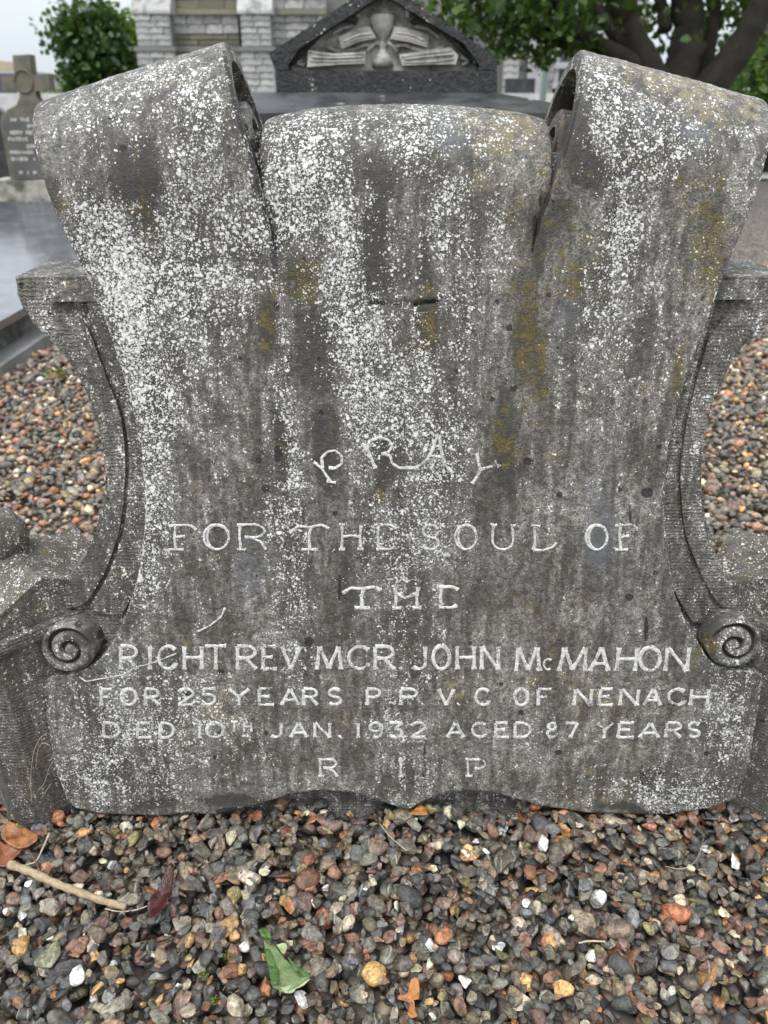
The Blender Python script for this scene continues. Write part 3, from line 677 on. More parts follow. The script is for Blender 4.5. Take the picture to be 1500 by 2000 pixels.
# ---------------------------------------------------------------- GROUND, PATH
def ground_mat():
    t = NT('gravel_ground'); co = t.tc()
    v = t.voro(co, 46); r = t.sep(v.outputs['Color'])
    col = t.ramp(r[0], [(0.0, (0.035, 0.036, 0.038)), (1.0, (0.42, 0.36, 0.30)), (0.35, (0.12, 0.10, 0.085)), (0.6, (0.17, 0.13, 0.10)), (0.8, (0.24, 0.15, 0.10)), (0.93, (0.34, 0.28, 0.21))])
    col = t.mix(t.ss(v.outputs['Distance'], 0.45, 0.75), col, (0.01, 0.009, 0.008))
    h = t.math('SUBTRACT', 1.0, t.math('MULTIPLY', v.outputs['Distance'], 1.0))
    nrm = t.bump(h, 0.012, 1.0)
    return t.fin(col, 0.45, nrm)
M_ground = ground_mat()
bm = bmesh.new()
xs = [-400, -30, -8, -3, 3, 8, 30, 400]; ys = [-60, -3, 1, 4, 9, 20, 60, 500]
vv = [[bm.verts.new((x, y, -0.040)) for x in xs] for y in ys]
for j in range(len(ys)-1):
    for i in range(len(xs)-1): bm.faces.new((vv[j][i], vv[j][i+1], vv[j+1][i+1], vv[j+1][i]))
g = bm_obj('ground', bm, M_ground); g['kind'] = 'structure'

def concrete_mat(name, col=(0.36, 0.35, 0.33), rough=0.7, sc=6, stain=(0.12, 0.12, 0.10), amt=0.6, bump=0.004):
    t = NT(name); co = t.tc(); n = t.noise(co, sc, 6, 0.65); f = t.noise(co, sc*14, 4, 0.7)
    c = t.mix(t.math('MULTIPLY', t.ss(n, 0.4, 0.65), amt), col, stain); c = t.mix(t.ss(f, 0.3, 0.8, 0, 0.35), c, t.mix(1.0, c, (1.6, 1.6, 1.55), 'MULTIPLY'))
    return t.fin(c, rough, t.bump(t.math('ADD', n, t.math('MULTIPLY', f, 0.5)), bump, 0.8))
M_path = concrete_mat('path_concrete', (0.42, 0.42, 0.41), 0.5, 1.2, (0.22, 0.22, 0.21), 0.5)
bm = bmesh.new(); vs = [bm.verts.new(p) for p in ((-60, 13.5, -0.012), (60, 13.5, -0.012), (60, 19.55, -0.012), (-60, 19.55, -0.012))]; bm.faces.new(vs)
pth = bm_obj('path', bm, M_path); pth['kind'] = 'structure'

# ---------------------------------------------------------------- GRAVEL
def ico(sub):
    b = bmesh.new(); bmesh.ops.create_icosphere(b, subdivisions=sub, radius=1.0)
    b.verts.ensure_lookup_table(); v = np.array([x.co[:] for x in b.verts]); f = np.array([[x.index for x in q.verts] for q in b.faces]); b.free(); return v, f
ICO = {k: ico(k) for k in (1, 2, 3)}
def rock(sub, seed, angular):
    r = np.random.default_rng(seed); v, f = ICO[sub]; v = v.copy()
    v *= (1 + 0.16*(r.random((len(v), 1))-0.5)) if sub < 3 else 1
    for _ in range(angular):
        n = r.normal(size=3); n /= np.linalg.norm(n); d = r.uniform(0.5, 0.82)
        q = v@n; over = q > d; v[over] -= np.outer(q[over]-d, n)*0.97
    if angular == 0: v = np.sign(v)*np.abs(v)**0.9
    v += 0.025*(r.random(v.shape)-0.5)
    return v
ROCKS = {1: [rock(1, 100+i, [0, 4, 6, 8][i % 4]) for i in range(24)], 2: [rock(2, 200+i, [0, 4, 6, 8, 9, 7][i % 6]) for i in range(36)], 3: [rock(3, 300+i, 8) for i in range(6)]}
PAL = [((0.055, 0.058, 0.062), 21), ((0.085, 0.082, 0.075), 19), ((0.035, 0.036, 0.038), 11), ((0.13, 0.125, 0.115), 12), ((0.125, 0.105, 0.078), 12), ((0.15, 0.085, 0.06), 8), ((0.23, 0.10, 0.05), 2.5),
       ((0.12, 0.08, 0.07), 7), ((0.32, 0.20, 0.09), 2.5), ((0.36, 0.33, 0.27), 4.5), ((0.58, 0.57, 0.54), 1.6), ((0.10, 0.108, 0.122), 4), ((0.13, 0.12, 0.06), 3)]
PC = np.array([p[0] for p in PAL])*np.array([1.16, 1.08, 0.97]); PW = np.array([p[1] for p in PAL], float); PW /= PW.sum()
LIB = {}
def hullrock(seed, npts, bev):
    r = np.random.default_rng(seed); b = bmesh.new(); p = r.normal(size=(npts, 3)); p /= np.linalg.norm(p, axis=1)[:, None]
    p *= r.uniform(0.82, 1.05, (npts, 1))
    for q in p: b.verts.new(q)
    bmesh.ops.convex_hull(b, input=b.verts); bmesh.ops.delete(b, geom=[v for v in b.verts if not v.link_faces], context='VERTS')
    bmesh.ops.dissolve_limit(b, angle_limit=0.30, verts=b.verts, edges=b.edges)
    bmesh.ops.bevel(b, geom=b.edges[:], offset=bev, segments=1, affect='EDGES', clamp_overlap=True)
    bmesh.ops.triangulate(b, faces=b.faces); b.verts.index_update()
    v = np.array([x.co[:] for x in b.verts]); f = np.array([[x.index for x in q.verts] for q in b.faces]); b.free(); return v, f
LIB[1] = [(r_, ICO[1][1], True) for r_ in ROCKS[1]]
HULLS = [hullrock(500+i, 11+i % 7, 0.07+0.03*(i % 3)) for i in range(40)]
LIB[2] = [(r_, ICO[2][1], True) for r_ in ROCKS[2][:20]][:14] + [(h[0], h[1], False) for h in HULLS] 
HSM = [hullrock(700+i, 9+i % 5, 0.12) for i in range(20)]
LIB[3] = [(h[0], h[1], False) for h in HSM[:12]] + [(r_, ICO[1][1], True) for r_ in ROCKS[1][:8]]
print('hull tris', [len(h[1]) for h in HULLS[:10]])
def rotm(n, r, flat=0.55):
    """random rotations whose z axis stays mostly upright"""
    yaw = r.uniform(0, 2*np.pi, n); tx = r.normal(0, flat, n); ty = r.normal(0, flat, n)
    cz, sz = np.cos(yaw), np.sin(yaw); cx, sx = np.cos(tx), np.sin(tx); cy, sy = np.cos(ty), np.sin(ty)
    Z = np.zeros((n, 3, 3)); Z[:, 0, 0] = cz; Z[:, 0, 1] = -sz; Z[:, 1, 0] = sz; Z[:, 1, 1] = cz; Z[:, 2, 2] = 1
    Xm = np.zeros((n, 3, 3)); Xm[:, 0, 0] = 1; Xm[:, 1, 1] = cx; Xm[:, 1, 2] = -sx; Xm[:, 2, 1] = sx; Xm[:, 2, 2] = cx
    Ym = np.zeros((n, 3, 3)); Ym[:, 1, 1] = 1; Ym[:, 0, 0] = cy; Ym[:, 0, 2] = sy; Ym[:, 2, 0] = -sy; Ym[:, 2, 2] = cy
    return Xm@Ym@Z
def pebble_mat():
    t = NT('pebbles'); co = t.tc(); a = t.attr('pebble'); s = a.outputs['Color']; al = a.outputs['Alpha']
    off = t.n.new('ShaderNodeVectorMath'); off.operation = 'ADD'; t.set(off.inputs[0], co)
    cmb = t.n.new('ShaderNodeCombineXYZ'); t.set(cmb.inputs[0], t.math('MULTIPLY', al, 31)); t.set(cmb.inputs[1], t.math('MULTIPLY', al, 17)); t.set(cmb.inputs[2], t.math('MULTIPLY', al, 7))
    t.set(off.inputs[1], cmb.outputs[0]); v = off.outputs[0]
    n = t.noise(v, 130, 5, 0.65, 0.6); f = t.noise(v, 700, 3, 0.7)
    c = t.mix(t.ss(n, 0.35, 0.7), t.mix(1.0, s, (0.5, 0.5, 0.5), 'MULTIPLY'), t.mix(1.0, s, (1.6, 1.57, 1.5), 'MULTIPLY'))
    st = t.n.new('ShaderNodeTexWave'); t.set(st.inputs['Vector'], v); st.inputs['Scale'].default_value = 18; st.inputs['Distortion'].default_value = 9; st.inputs['Detail'].default_value = 3
    c = t.mix(t.math('MULTIPLY', t.ss(st.outputs['Fac'], 0.93, 1.0), t.math('MULTIPLY', t.ss(t.math('FRACT', t.math('MULTIPLY', al, 9.3)), 0.86, 0.9), 0.5)), c, (0.35, 0.33, 0.30))
    c = t.mix(t.ss(f, 0.46, 0.7, 0, 0.55), c, t.mix(1.0, c, (2.2, 2.1, 2.0), 'MULTIPLY'))
    h = t.math('ADD', n, t.math('MULTIPLY', f, 0.35))
    rg = t.ss(t.math('ADD', t.math('FRACT', t.math('MULTIPLY', al, 5.1)), t.math('MULTIPLY', n, 0.3)), 0.0, 1.2, 0.10, 0.5)
    return t.fin(c, rg, t.bump(h, 0.0022, 1.0), 0.55)
M_peb = pebble_mat()
class HM:                                     # settled height of the gravel so far
    def __init__(s, x0, x1, y0, y1, res=0.004):
        s.x0, s.y0, s.res = x0, y0, res; s.h = np.full((int((x1-x0)/res)+1, int((y1-y0)/res)+1), -0.036)
    def drop(s, x, y, a, b, c, yaw):
        R = max(a, b); i0, i1 = int((x-R-s.x0)/s.res), int((x+R-s.x0)/s.res)+1; j0, j1 = int((y-R-s.y0)/s.res), int((y+R-s.y0)/s.res)+1
        if i0 < 0 or j0 < 0 or i1 >= s.h.shape[0] or j1 >= s.h.shape[1]: return -0.02
        gx = s.x0+np.arange(i0, i1)*s.res-x; gy = s.y0+np.arange(j0, j1)*s.res-y
        cs, sn = math.cos(yaw), math.sin(yaw)
        u = (gx[:, None]*cs+gy[None, :]*sn)/a; w = (-gx[:, None]*sn+gy[None, :]*cs)/b; q = 1-u*u-w*w; m = q > 0
        if not m.any(): return -0.02
        hh = s.h[i0:i1, j0:j1]; bot = c*np.sqrt(np.maximum(q, 0))
        z = min(np.quantile((hh+bot)[m], 0.80), 0.004-(0.002 if 0.10 < abs(x-0.04) < 0.22 else 0.011)*float(sstep(0.82, 0.88, y)))
        hh[m] = np.maximum(hh[m], (z+bot*0.9)[m]); return z
def blocked(x, y):
    b = (np.abs(x-0.03) < 0.56) & (y > Y0+0.03) & (y < Y0+0.17)
    b |= (np.abs(np.abs(x-0.03)-0.595) + np.abs(y-1.03) < 0.155)
    b |= (x < -1.62) & (y > 1.9)
    b |= (x > -0.62) & (x < 0.62) & (y > 2.7) & (y < 3.6)
    return b
def poisson_xy(x0, x1, y0, y1, sp, r):
    nx, ny = int((x1-x0)/sp), int((y1-y0)/(sp*0.87)); gx, gy = np.meshgrid(np.arange(nx), np.arange(ny))
    x = x0+(gx+0.5*(gy % 2)+r.uniform(-.42, .42, gx.shape))*sp; y = y0+(gy+r.uniform(-.42, .42, gx.shape))*sp*0.87
    o = r.permutation(x.size); return x.ravel()[o], y.ravel()[o]
class Field:
    def __init__(s): s.v, s.f, s.c, s.n, s.s = [], [], [], 0, []
    def add(s, sub, pos, dim, R, col):
        lib = LIB[sub]; k = rng.integers(0, len(lib), len(pos)); al = rng.random(len(pos))
        for i in range(len(lib)):
            m = np.nonzero(k == i)[0]
            if not len(m): continue
            rv, f, sm = lib[i]; s.s.append(np.full(len(m)*len(f), sm)); V = rv[None]*dim[m][:, None, :]; V = np.einsum('nij,nkj->nki', R[m], V)+pos[m][:, None, :]
            nv = V.shape[1]; s.v.append(V.reshape(-1, 3)); s.f.append((f[None]+(np.arange(len(m))*nv+s.n)[:, None, None]).reshape(-1, 3)); s.n += len(m)*nv
            C = np.concatenate([np.repeat(col[m], nv, 0), np.repeat(al[m], nv)[:, None]], 1); s.c.append(C)
    def obj(s, name, parent=None):
        me = mesh_np(np.vstack(s.v), np.vstack(s.f), M_peb); me.polygons.foreach_set('use_smooth', np.concatenate(s.s))
        at = me.attributes.new('pebble', 'FLOAT_COLOR', 'POINT'); at.data.foreach_set('color', np.vstack(s.c).astype(np.float32).ravel())
        return link(name, me, parent)
def pcol(n):
    c = PC[rng.choice(len(PC), n, p=PW)]; return np.clip(c*(1+0.8*(rng.random((n, 1))-.45))*(1+0.10*(rng.random((n, 3))-.5)), 0.008, 0.52)
def sizes(n, mean):
    s = mean*np.exp(np.clip(rng.normal(0, 0.33, n), -.7, .75)); fl = np.where(rng.random(n) < 0.45, rng.uniform(0.28, 0.5, n), rng.uniform(0.5, 0.85, n))
    return np.stack([s*rng.uniform(1.0, 1.45, n), s*rng.uniform(0.75, 1.0, n), s*fl], -1)
F_near = Field(); hm = HM(-1.2, 1.25, 0.36, 1.5)
def base_h(x, y): return 0.010*sstep(0.62, 0.84, y)*np.exp(-((np.abs(x-0.03)-0.0)/0.22)**2)
hm.h += base_h(hm.x0+np.arange(hm.h.shape[0])*hm.res, 0.0)[:, None]*0
def layer(x0, x1, y0, y1, sp, mean, sub_in, zone):
    x, y = poisson_xy(x0, x1, y0, y1, sp, rng); k = ~blocked(x, y); x, y = x[k], y[k]; n = len(x)
    d = sizes(n, mean); R = rotm(n, rng, 0.4); yaw = np.arctan2(R[:, 1, 0], R[:, 0, 0]); z = np.empty(n)
    for i in range(n): z[i] = hm.drop(x[i], y[i], d[i, 0], d[i, 1], d[i, 2], yaw[i])
    pos = np.stack([x, y, z], -1); c = pcol(n)
    inner = zone(x, y)
    F_near.add(sub_in, pos[inner], d[inner], R[inner], c[inner])
    F_near.add(1, pos[~inner], d[~inner], R[~inner], c[~inner])
zone = lambda x, y: (y < 0.96) & (np.abs(x) < 0.68)
layer(-1.15, 1.2, 0.40, 1.45, 0.021, 0.0100, 3, zone)
layer(-1.15, 1.2, 0.40, 1.45, 0.0172, 0.0087, 2, zone)
layer(-0.66, 0.66, 0.46, 0.93, 0.025, 0.0082, 2, zone)
GH = hm
def gravel_line(P):
    P = resample(np.array(P), 0.004); return max(gravel_top(p[0], p[1]) for p in P)
def gravel_top(x, y):
    i, j = int((x-hm.x0)/hm.res), int((y-hm.y0)/hm.res); return float(hm.h[max(0, i-1):i+2, max(0, j-1):j+2].max())
gn = F_near.obj('gravel'); tag(gn, 'wet mixed gravel of grey, brown and white pebbles in front of the headstone', 'gravel', kind='stuff')
F_far = Field()
for sgn in (-1, 1):
    for (ya, yb, sp, sub) in ((1.4, 3.2, 0.024, 1), (3.2, 6.0, 0.032, 0)):
        xa, xb = 0.0, 0.56*yb+0.3
        x, y = poisson_xy(xa, xb, ya, yb, sp, rng); x = x*sgn+0.01*sgn
        k = (~blocked(x, y)) & (np.abs(x) < 0.56*y+0.25) & ((np.abs(x) > 0.30*y) | (y < 1.8)); x, y = x[k], y[k]; n = len(x)
        d = sizes(n, 0.0118 if sub else 0.0165); R = rotm(n, rng, 0.5); pos = np.stack([x, y, rng.uniform(-0.030, -0.012, n)], -1)
        if sub: F_far.add(1, pos, d, R, pcol(n)*np.array([1.35, 1.22, 1.12])+0.02)
        else:
            o = []; v, f = ICO[1]
            F_far.add(1, pos, d, R, pcol(n)*np.array([1.35, 1.22, 1.12])+0.03)
gf = F_far.obj('gravel'); tag(gf, 'gravel ground stretching away behind the headstone', 'gravel', kind='stuff')

# ---------------------------------------------------------------- SIDE POSTS of the grave surround
def post(ax, side, label, capseed):
    """chamfered square post turned 45 degrees, toothed stone, with a gabled cap; ax = x of its front facet centre"""
    cx, cy = ax, 1.028
    th = thing('grave_post', label, 'stone post', (cx, cy, 0), 'stone posts of the grave surround')
    def ring(bm, r, ch, z, dx=0, dy=0):
        pts = []
        for k in range(4):
            a = -math.pi/2 + k*math.pi/2
            c, s_ = math.cos(a), math.sin(a)
            pts += [(c*r + s_*ch, s_*r - c*ch), (c*r - s_*ch, s_*r + c*ch)]
        return [bm.verts.new((cx+p[0]+dx, cy+p[1]+dy, z)) for p in pts]
    def stack(name, rows, mat, bev=0.004):
        bm = bmesh.new(); rs = [ring(bm, *r) for r in rows]
        for a, b in zip(rs[:-1], rs[1:]):
            for k in range(8): bm.faces.new((a[k], a[(k+1) % 8], b[(k+1) % 8], b[k]))
        bm.faces.new(rs[0][::-1]); bm.faces.new(rs[-1])
        o = bm_obj(name, bm, mat, None, bevel=bev, seg=2); me = o.data
        o.parent = th; o.matrix_parent_inverse = Matrix.Translation(-th.location)
        return o
    stack('shaft', [(0.139, 0.020, -0.08), (0.137, 0.020, 0.305)], M_post)
    stack('capital', [(0.138, 0.022, 0.306), (0.144, 0.024, 0.318), (0.144, 0.024, 0.335)], M_post)
    # cross gabled cap: four gablets and a knob
    bm = bmesh.new(); z0 = 0.336; zr = 0.405
    cor = [bm.verts.new((cx+dx*0.088, cy+dy*0.088, z0)) for dx, dy in ((0, -1), (1, 0), (0, 1), (-1, 0))]
    corn = []
    for k in range(4):
        a = -math.pi/2+k*math.pi/2; corn.append((math.cos(a)*0.150, math.sin(a)*0.150))
    base = [bm.verts.new((cx+p[0], cy+p[1], z0)) for p in corn]; low = [bm.verts.new((cx+p[0]*0.98, cy+p[1]*0.98, z0+0.012)) for p in corn]
    mids = [bm.verts.new((cx+(corn[k][0]+corn[(k+1) % 4][0])/2, cy+(corn[k][1]+corn[(k+1) % 4][1])/2, zr)) for k in range(4)]
    mb = [bm.verts.new((cx+(corn[k][0]+corn[(k+1) % 4][0])/2, cy+(corn[k][1]+corn[(k+1) % 4][1])/2, z0)) for k in range(4)]
    apex = bm.verts.new((cx, cy, zr+0.012))
    for v in cor: bm.verts.remove(v)
    for k in range(4):
        n = (k+1) % 4
        bm.faces.new((base[k], mb[k], mids[k], low[k])); bm.faces.new((mb[k], base[n], low[n], mids[k]))
        bm.faces.new((low[k], mids[k], apex)); bm.faces.new((mids[k], low[n], apex))
    bm.faces.new(base[::-1] if False else [base[0], mb[3], base[3], mb[2], base[2], mb[1], base[1], mb[0]])
    bmesh.ops.subdivide_edges(bm, edges=bm.edges[:], cuts=3, use_grid_fill=True)
    for v in bm.verts: v.co += Vector(((random.random()-.5), (random.random()-.5), (random.random()-.5)))*0.003
    o = bm_obj('cap', bm, M_post_top, None); o.parent = th; o.matrix_parent_inverse = Matrix.Translation(-th.location)
    bm = bmesh.new()
    bmesh.ops.create_uvsphere(bm, u_segments=20, v_segments=14, radius=0.030)
    for v in bm.verts:
        v.co.z *= 1.5; a = math.atan2(v.co.y, v.co.x); s_ = 1+0.10*math.cos(4*a+math.pi/4*0); v.co.x *= s_; v.co.y *= s_
        v.co += Vector((cx, cy, zr+0.026))
    o = bm_obj('knob', bm, M_post_top, None, smooth=True); o.parent = th; o.matrix_parent_inverse = Matrix.Translation(-th.location)
    return th
M_post_top = lichen_stone('stone_post_top', base=(0.17, 0.16, 0.135), density=0.34, olive0=0.22, dark0=0.34)
post(-0.562, 'L', 'toothed stone post with gabled cap and knob beside the twiggy left flank of the headstone', 1)
post(0.630, 'R', 'toothed stone post with a yellow lichened cap, half hidden behind the right flank', 2)
# low kerb running back from each post
def side_kerb(x, label):
    bm = bmesh.new(); n = 16; rows = []
    for i in range(n+1):
        y = 1.12+1.25*i/n; w = 0.055+0.002*math.sin(i*2.1)
        rows.append([bm.verts.new((x+dx+0.003*N1(y*9, dx*50), y, z)) for dx, z in ((-w, -0.05), (-w, 0.05), (-w*0.35, 0.105), (w*0.35, 0.105), (w, 0.05), (w, -0.05))])
    for a, b in zip(rows[:-1], rows[1:]):
        for k in range(5): bm.faces.new((a[k], a[k+1], b[k+1], b[k]))
    bm.faces.new(rows[0][::-1]); bm.faces.new(rows[-1])
    tag(bm_obj('kerb_stone', bm, M_post_top), label, 'kerb')

# ---------------------------------------------------------------- LEDGER TOMB on the left
def granite_mat(name, col, rough, spots=0.0, bump=0.0006):
    t = NT(name); co = t.tc(); n = t.noise(co, 7, 5, 0.6); f = t.noise(co, 500, 3, 0.7)
    c = t.mix(t.ss(n, 0.35, 0.7), tuple(x*0.7 for x in col), tuple(x*1.3 for x in col))
    if spots:
        v = t.voro(co, 14); r = t.sep(v.outputs['Color']); th_ = t.math('MULTIPLY', t.ss(r[0], 0.75, 1.0), 0.28)
        c = t.mix(t.math('MULTIPLY', t.ss(v.outputs['Distance'], th_, t.math('SUBTRACT', th_, 0.12)), spots), c, (0.5, 0.5, 0.5))
    h = t.math('ADD', t.math('MULTIPLY', n, 3), f)
    return t.fin(c, t.ss(n, 0.3, 0.7, rough*0.6, rough*1.3), t.bump(h, bump, 0.6), 0.6)
M_wet = granite_mat('wet_polished_granite', (0.11, 0.115, 0.13), 0.08, 0.4, 0.0002)
M_black = granite_mat('weathered_black_stone', (0.022, 0.022, 0.025), 0.45, 0.35, 0.002)
M_side = concrete_mat('mouldy_side', (0.14, 0.135, 0.125), 0.6, 9, (0.02, 0.02, 0.018), 0.95)
def bxo(name, parent, mat, c, s, bev=0.004, rz=0, top=None):
    bm = bmesh.new(); box(bm, c, s, rz, top); o = bm_obj(name, bm, mat, None, bevel=bev, seg=2)
    if parent is not None: into(o, parent)
    return o
led = thing('ledger_tomb', 'low flat tomb with a wet polished grey slab, far left beyond the headstone', 'tomb', (-2.9, 5.2, 0))
bxo('slab', led, M_wet, (-2.87, 5.2, 0.158), (2.42, 6.1, 0.035), 0.006)
bxo('body', led, M_side, (-2.87, 5.2, 0.08), (2.32, 6.0, 0.12), 0.004)
bxo('base', led, concrete_mat('base_step', (0.20, 0.20, 0.20), 0.35, 5, (0.10, 0.10, 0.10), 0.6), (-2.85, 5.2, 0.0), (2.50, 6.2, 0.072), 0.006)

# ---------------------------------------------------------------- CROSS HEADSTONE far left
YC = 9.9
M_cross = concrete_mat('cross_stone', (0.13, 0.12, 0.095), 0.8, 7, (0.075, 0.07, 0.055), 0.85)
M_die = concrete_mat('die_face', (0.085, 0.083, 0.078), 0.6, 4, (0.045, 0.044, 0.042), 0.6, 0.002)
M_mossy = concrete_mat('mossy_plinth', (0.33, 0.32, 0.29), 0.8, 3.2, (0.05, 0.055, 0.035), 0.95)
M_text = concrete_mat('painted_letters', (0.5, 0.5, 0.48), 0.7, 5, (0.3, 0.3, 0.3), 0.3)
def PZ(px, py, y): p = on_y(px, py, y); return (p[0], p[2])
cr = thing('cross_headstone', 'tall headstone with a carved stone cross on a dark inscribed panel, far left', 'headstone', (on_y(45, 395, YC)[0], YC, 0))
def outl(name, pts, y, depth, mat, parent, bev=0.01):
    bm = bmesh.new(); P = [PZ(a, b, y) for a, b in pts]; prism_xz(bm, P, y, y+depth)
    return into(bm_obj(name, bm, mat, None, bevel=bev, seg=2), parent)
outl('cross', [(24,108),(57,106),(62,146),(94,144),(98,177),(68,178),(70,190),(80,202),(98,210),(98,222),(12,222),(12,216),(32,205),(38,190),(38,178),(5,178),(1,148),(28,147)], YC+0.03, 0.16, M_cross, cr, 0.015)
outl('die', [(3,222),(102,222),(112,230),(118,240),(110,357),(22,357),(0,240)], YC, 0.26, M_cross, cr, 0.02)
outl('panel', [(8,230),(98,230),(104,240),(96,350),(28,350),(5,244)], YC-0.012, 0.02, M_die, cr, 0.004)
outl('plinth', [(-30,354),(125,354),(120,396),(-25,398)], YC-0.16, 0.6, M_mossy, cr, 0.02)
bm = bmesh.new()
for (px, py, rr) in ((44,158,.10),):
    c_ = PZ(px, py, YC); pts = [(c_[0]+rr*math.cos(a*math.pi/10), YC+0.02, c_[1]+rr*1.1*math.sin(a*math.pi/10)) for a in range(21)]
    tube(bm, pts, 0.010, 6, False)
into(bm_obj('carving', bm, M_cross), cr)
def flat_text(parent, rows, y, mat, wpx):
    for s_, x0, x1, yt, yb in rows:
        n = len(s_); adv = (x1-x0)/max(1, n)
        for i, ch in enumerate(s_):
            if ch == ' ' or ch not in G: continue
            bm = bmesh.new()
            for st in G[ch]:
                P = [PZ(x0+adv*(i+0.1+0.72*u), yb-(yb-yt)*v, y) for u, v in st]
                P = [Vector((p[0], y, p[1])) for p in P]
                for a, b in zip(P[:-1], P[1:]):
                    d = (b-a); 
                    if d.length < 1e-5: continue
                    nn = Vector((-d.z, 0, d.x)).normalized()*wpx
                    vs = [bm.verts.new(q) for q in (a-nn, b-nn, b+nn, a+nn)]; bm.faces.new(vs)
            into(bm_obj('letter', bm, mat), parent)
flat_text(cr, [('IN THE HOLY', 19, 92, 231, 237), ('OF', 53, 64, 244, 249), ('VERY REV', 19, 70, 256, 262), ('PATRICK DO', 16, 82, 269, 275), ('BORN', 52, 78, 283, 289), ('ORDAINED 187', 19, 88, 295, 300), ('DIED 1', 22, 72, 308, 313), ('R I P', 38, 72, 335, 340)], YC-0.0155, M_text, 0.0065)
dk = thing('dark_headstone', 'dark headstone standing behind the cross headstone at the left edge', 'headstone', (on_y(-40, 355, 11.6)[0], 11.6, 0))
outl('slab', [(-90,206),(-30,196),(8,222),(20,240),(18,300),(20,375),(-90,375)], 11.6, 0.15, M_black, dk, 0.01)
# kerb stones of the next grave
def rough_kerb(pts, w, h, label):
    bm = bmesh.new(); P = [on_z(x, y, 0.0) for x, y in pts]; P = resample(np.array(P), 0.08); rows = []
    for i, p in enumerate(P):
        d = P[min(i+1, len(P)-1)]-P[max(i-1, 0)]; d /= np.linalg.norm(d); nn = np.array([-d[1], d[0], 0]); jj = 0.02*(random.random()-.5)
        rows.append([bm.verts.new(tuple(p+nn*a+np.array([0, 0, z+jj*(z > 0)]))) for a, z in ((-w, -0.05), (-w, h*0.8), (-w*.6, h), (w*.6, h), (w, h*.8), (w, -0.05))])
    for a, b in zip(rows[:-1], rows[1:]):
        for k in range(5): bm.faces.new((a[k], a[k+1], b[k+1], b[k]))
    bm.faces.new(rows[0][::-1]); bm.faces.new(rows[-1])
    tag(bm_obj('kerb_stone', bm, M_kerb), label, 'kerb')
M_kerb = concrete_mat('kerb_lichen', (0.42, 0.41, 0.38), 0.8, 6, (0.12, 0.12, 0.09), 0.8)
rough_kerb([(-60,424),(40,417),(130,404),(220,398)], 0.10, 0.07, 'pale rough kerb stone curving in front of the cross headstone')
rough_kerb([(62,426),(120,424),(190,423)], 0.13, 0.08, 'short mossy kerb stone lying behind the polished slab')

# ---------------------------------------------------------------- PEDIMENT TOMB behind the headstone
YP = 3.25
M_ped = concrete_mat('pediment_stone', (0.40, 0.385, 0.36), 0.75, 14, (0.10, 0.097, 0.09), 0.8, 0.006)
M_pedfr = lichen_stone('pediment_frame', base=(0.022, 0.022, 0.024), dark=(0.010, 0.010, 0.011), density=0.10, scale=0.22, rough=0.5)
ct = thing('pediment_tomb', 'black stone tomb with a triangular pediment carved with chalice and open books, behind the headstone', 'tomb', (0.0, 3.2, 0))
zp = PZ(745, 181, YP)[1]; zf = PZ(745, 221, 2.75)[1]
bm = bmesh.new()
lo = [(-0.62, 2.75), (0.70, 2.75), (0.70, 3.75), (-0.62, 3.75)]; hi = [(-0.50, 3.05), (0.40, 3.14), (0.40, 3.62), (-0.50, 3.62)]
a = [bm.verts.new((x, y, zf-0.10)) for x, y in lo]; b = [bm.verts.new((x, y, zf)) for x, y in lo]; c = [bm.verts.new((x, y, zp-0.002)) for x, y in hi]
bm.faces.new(a[::-1]); bm.faces.new(c)
for k in range(4):
    n = (k+1) % 4; bm.faces.new((a[k], a[n], b[n], b[k])); bm.faces.new((b[k], b[n], c[n], c[k]))
into(bm_obj('coping', bm, M_wet2 if 'M_wet2' in globals() else granite_mat('wet_black_coping', (0.030, 0.031, 0.034), 0.38, 0.5), None, bevel=0.006, seg=2), ct)
bxo('chest', ct, M_black, (0.04, 3.25, (zf-0.101)/2-0.01), (1.18, 0.86, zf-0.101+0.02), 0.01)
bxo('plinth', ct, M_black, (0.04, 3.25, 0.04), (1.34, 1.02, 0.16), 0.01)
ped = [(540,181),(525,104),(742,-38),(754,-38),(969,112),(971,181)]
outl('tympanum', [(545,180),(530,107),(748,-30),(964,113),(966,180)], YP+0.05, 0.13, M_ped, ct, 0.004)
def bar(name, pts, y, depth, mat=None, bev=0.004): return outl(name, pts, y, depth, mat or M_pedfr, ct, bev)
bar('frame', [(540,181),(537,138),(971,138),(971,181)], YP-0.02, 0.20)
bar('frame', [(537.5,136.5),(525,104),(742,-38),(746,-10),(585,94),(562,128),(566,136.5)], YP-0.02, 0.20)
bar('frame', [(971,136.5),(969,112),(754,-38),(750,-10),(905,84),(937,128),(932,136.5)], YP-0.02, 0.20)
def moulding(pts, r, mat, y=None, name='moulding'):
    bm = bmesh.new(); P = catmull([(*PZ(a, b, y or YP),) for a, b in pts], 5); tube(bm, [(p[0], y or YP, p[1]) for p in P], r, 8)
    into(bm_obj(name, bm, mat, None, smooth=True), ct)
moulding([(562,128),(600,90),(640,52),(665,38),(688,38),(698,44)], 0.011, M_pedfr, YP+0.02)
moulding([(937,128),(900,92),(865,60),(838,42),(815,40),(802,46)], 0.011, M_pedfr, YP+0.02)
moulding([(700,34),(702,10),(722,-6),(748,-12),(774,-6),(794,10),(797,34)], 0.008, M_ped, YP+0.03)
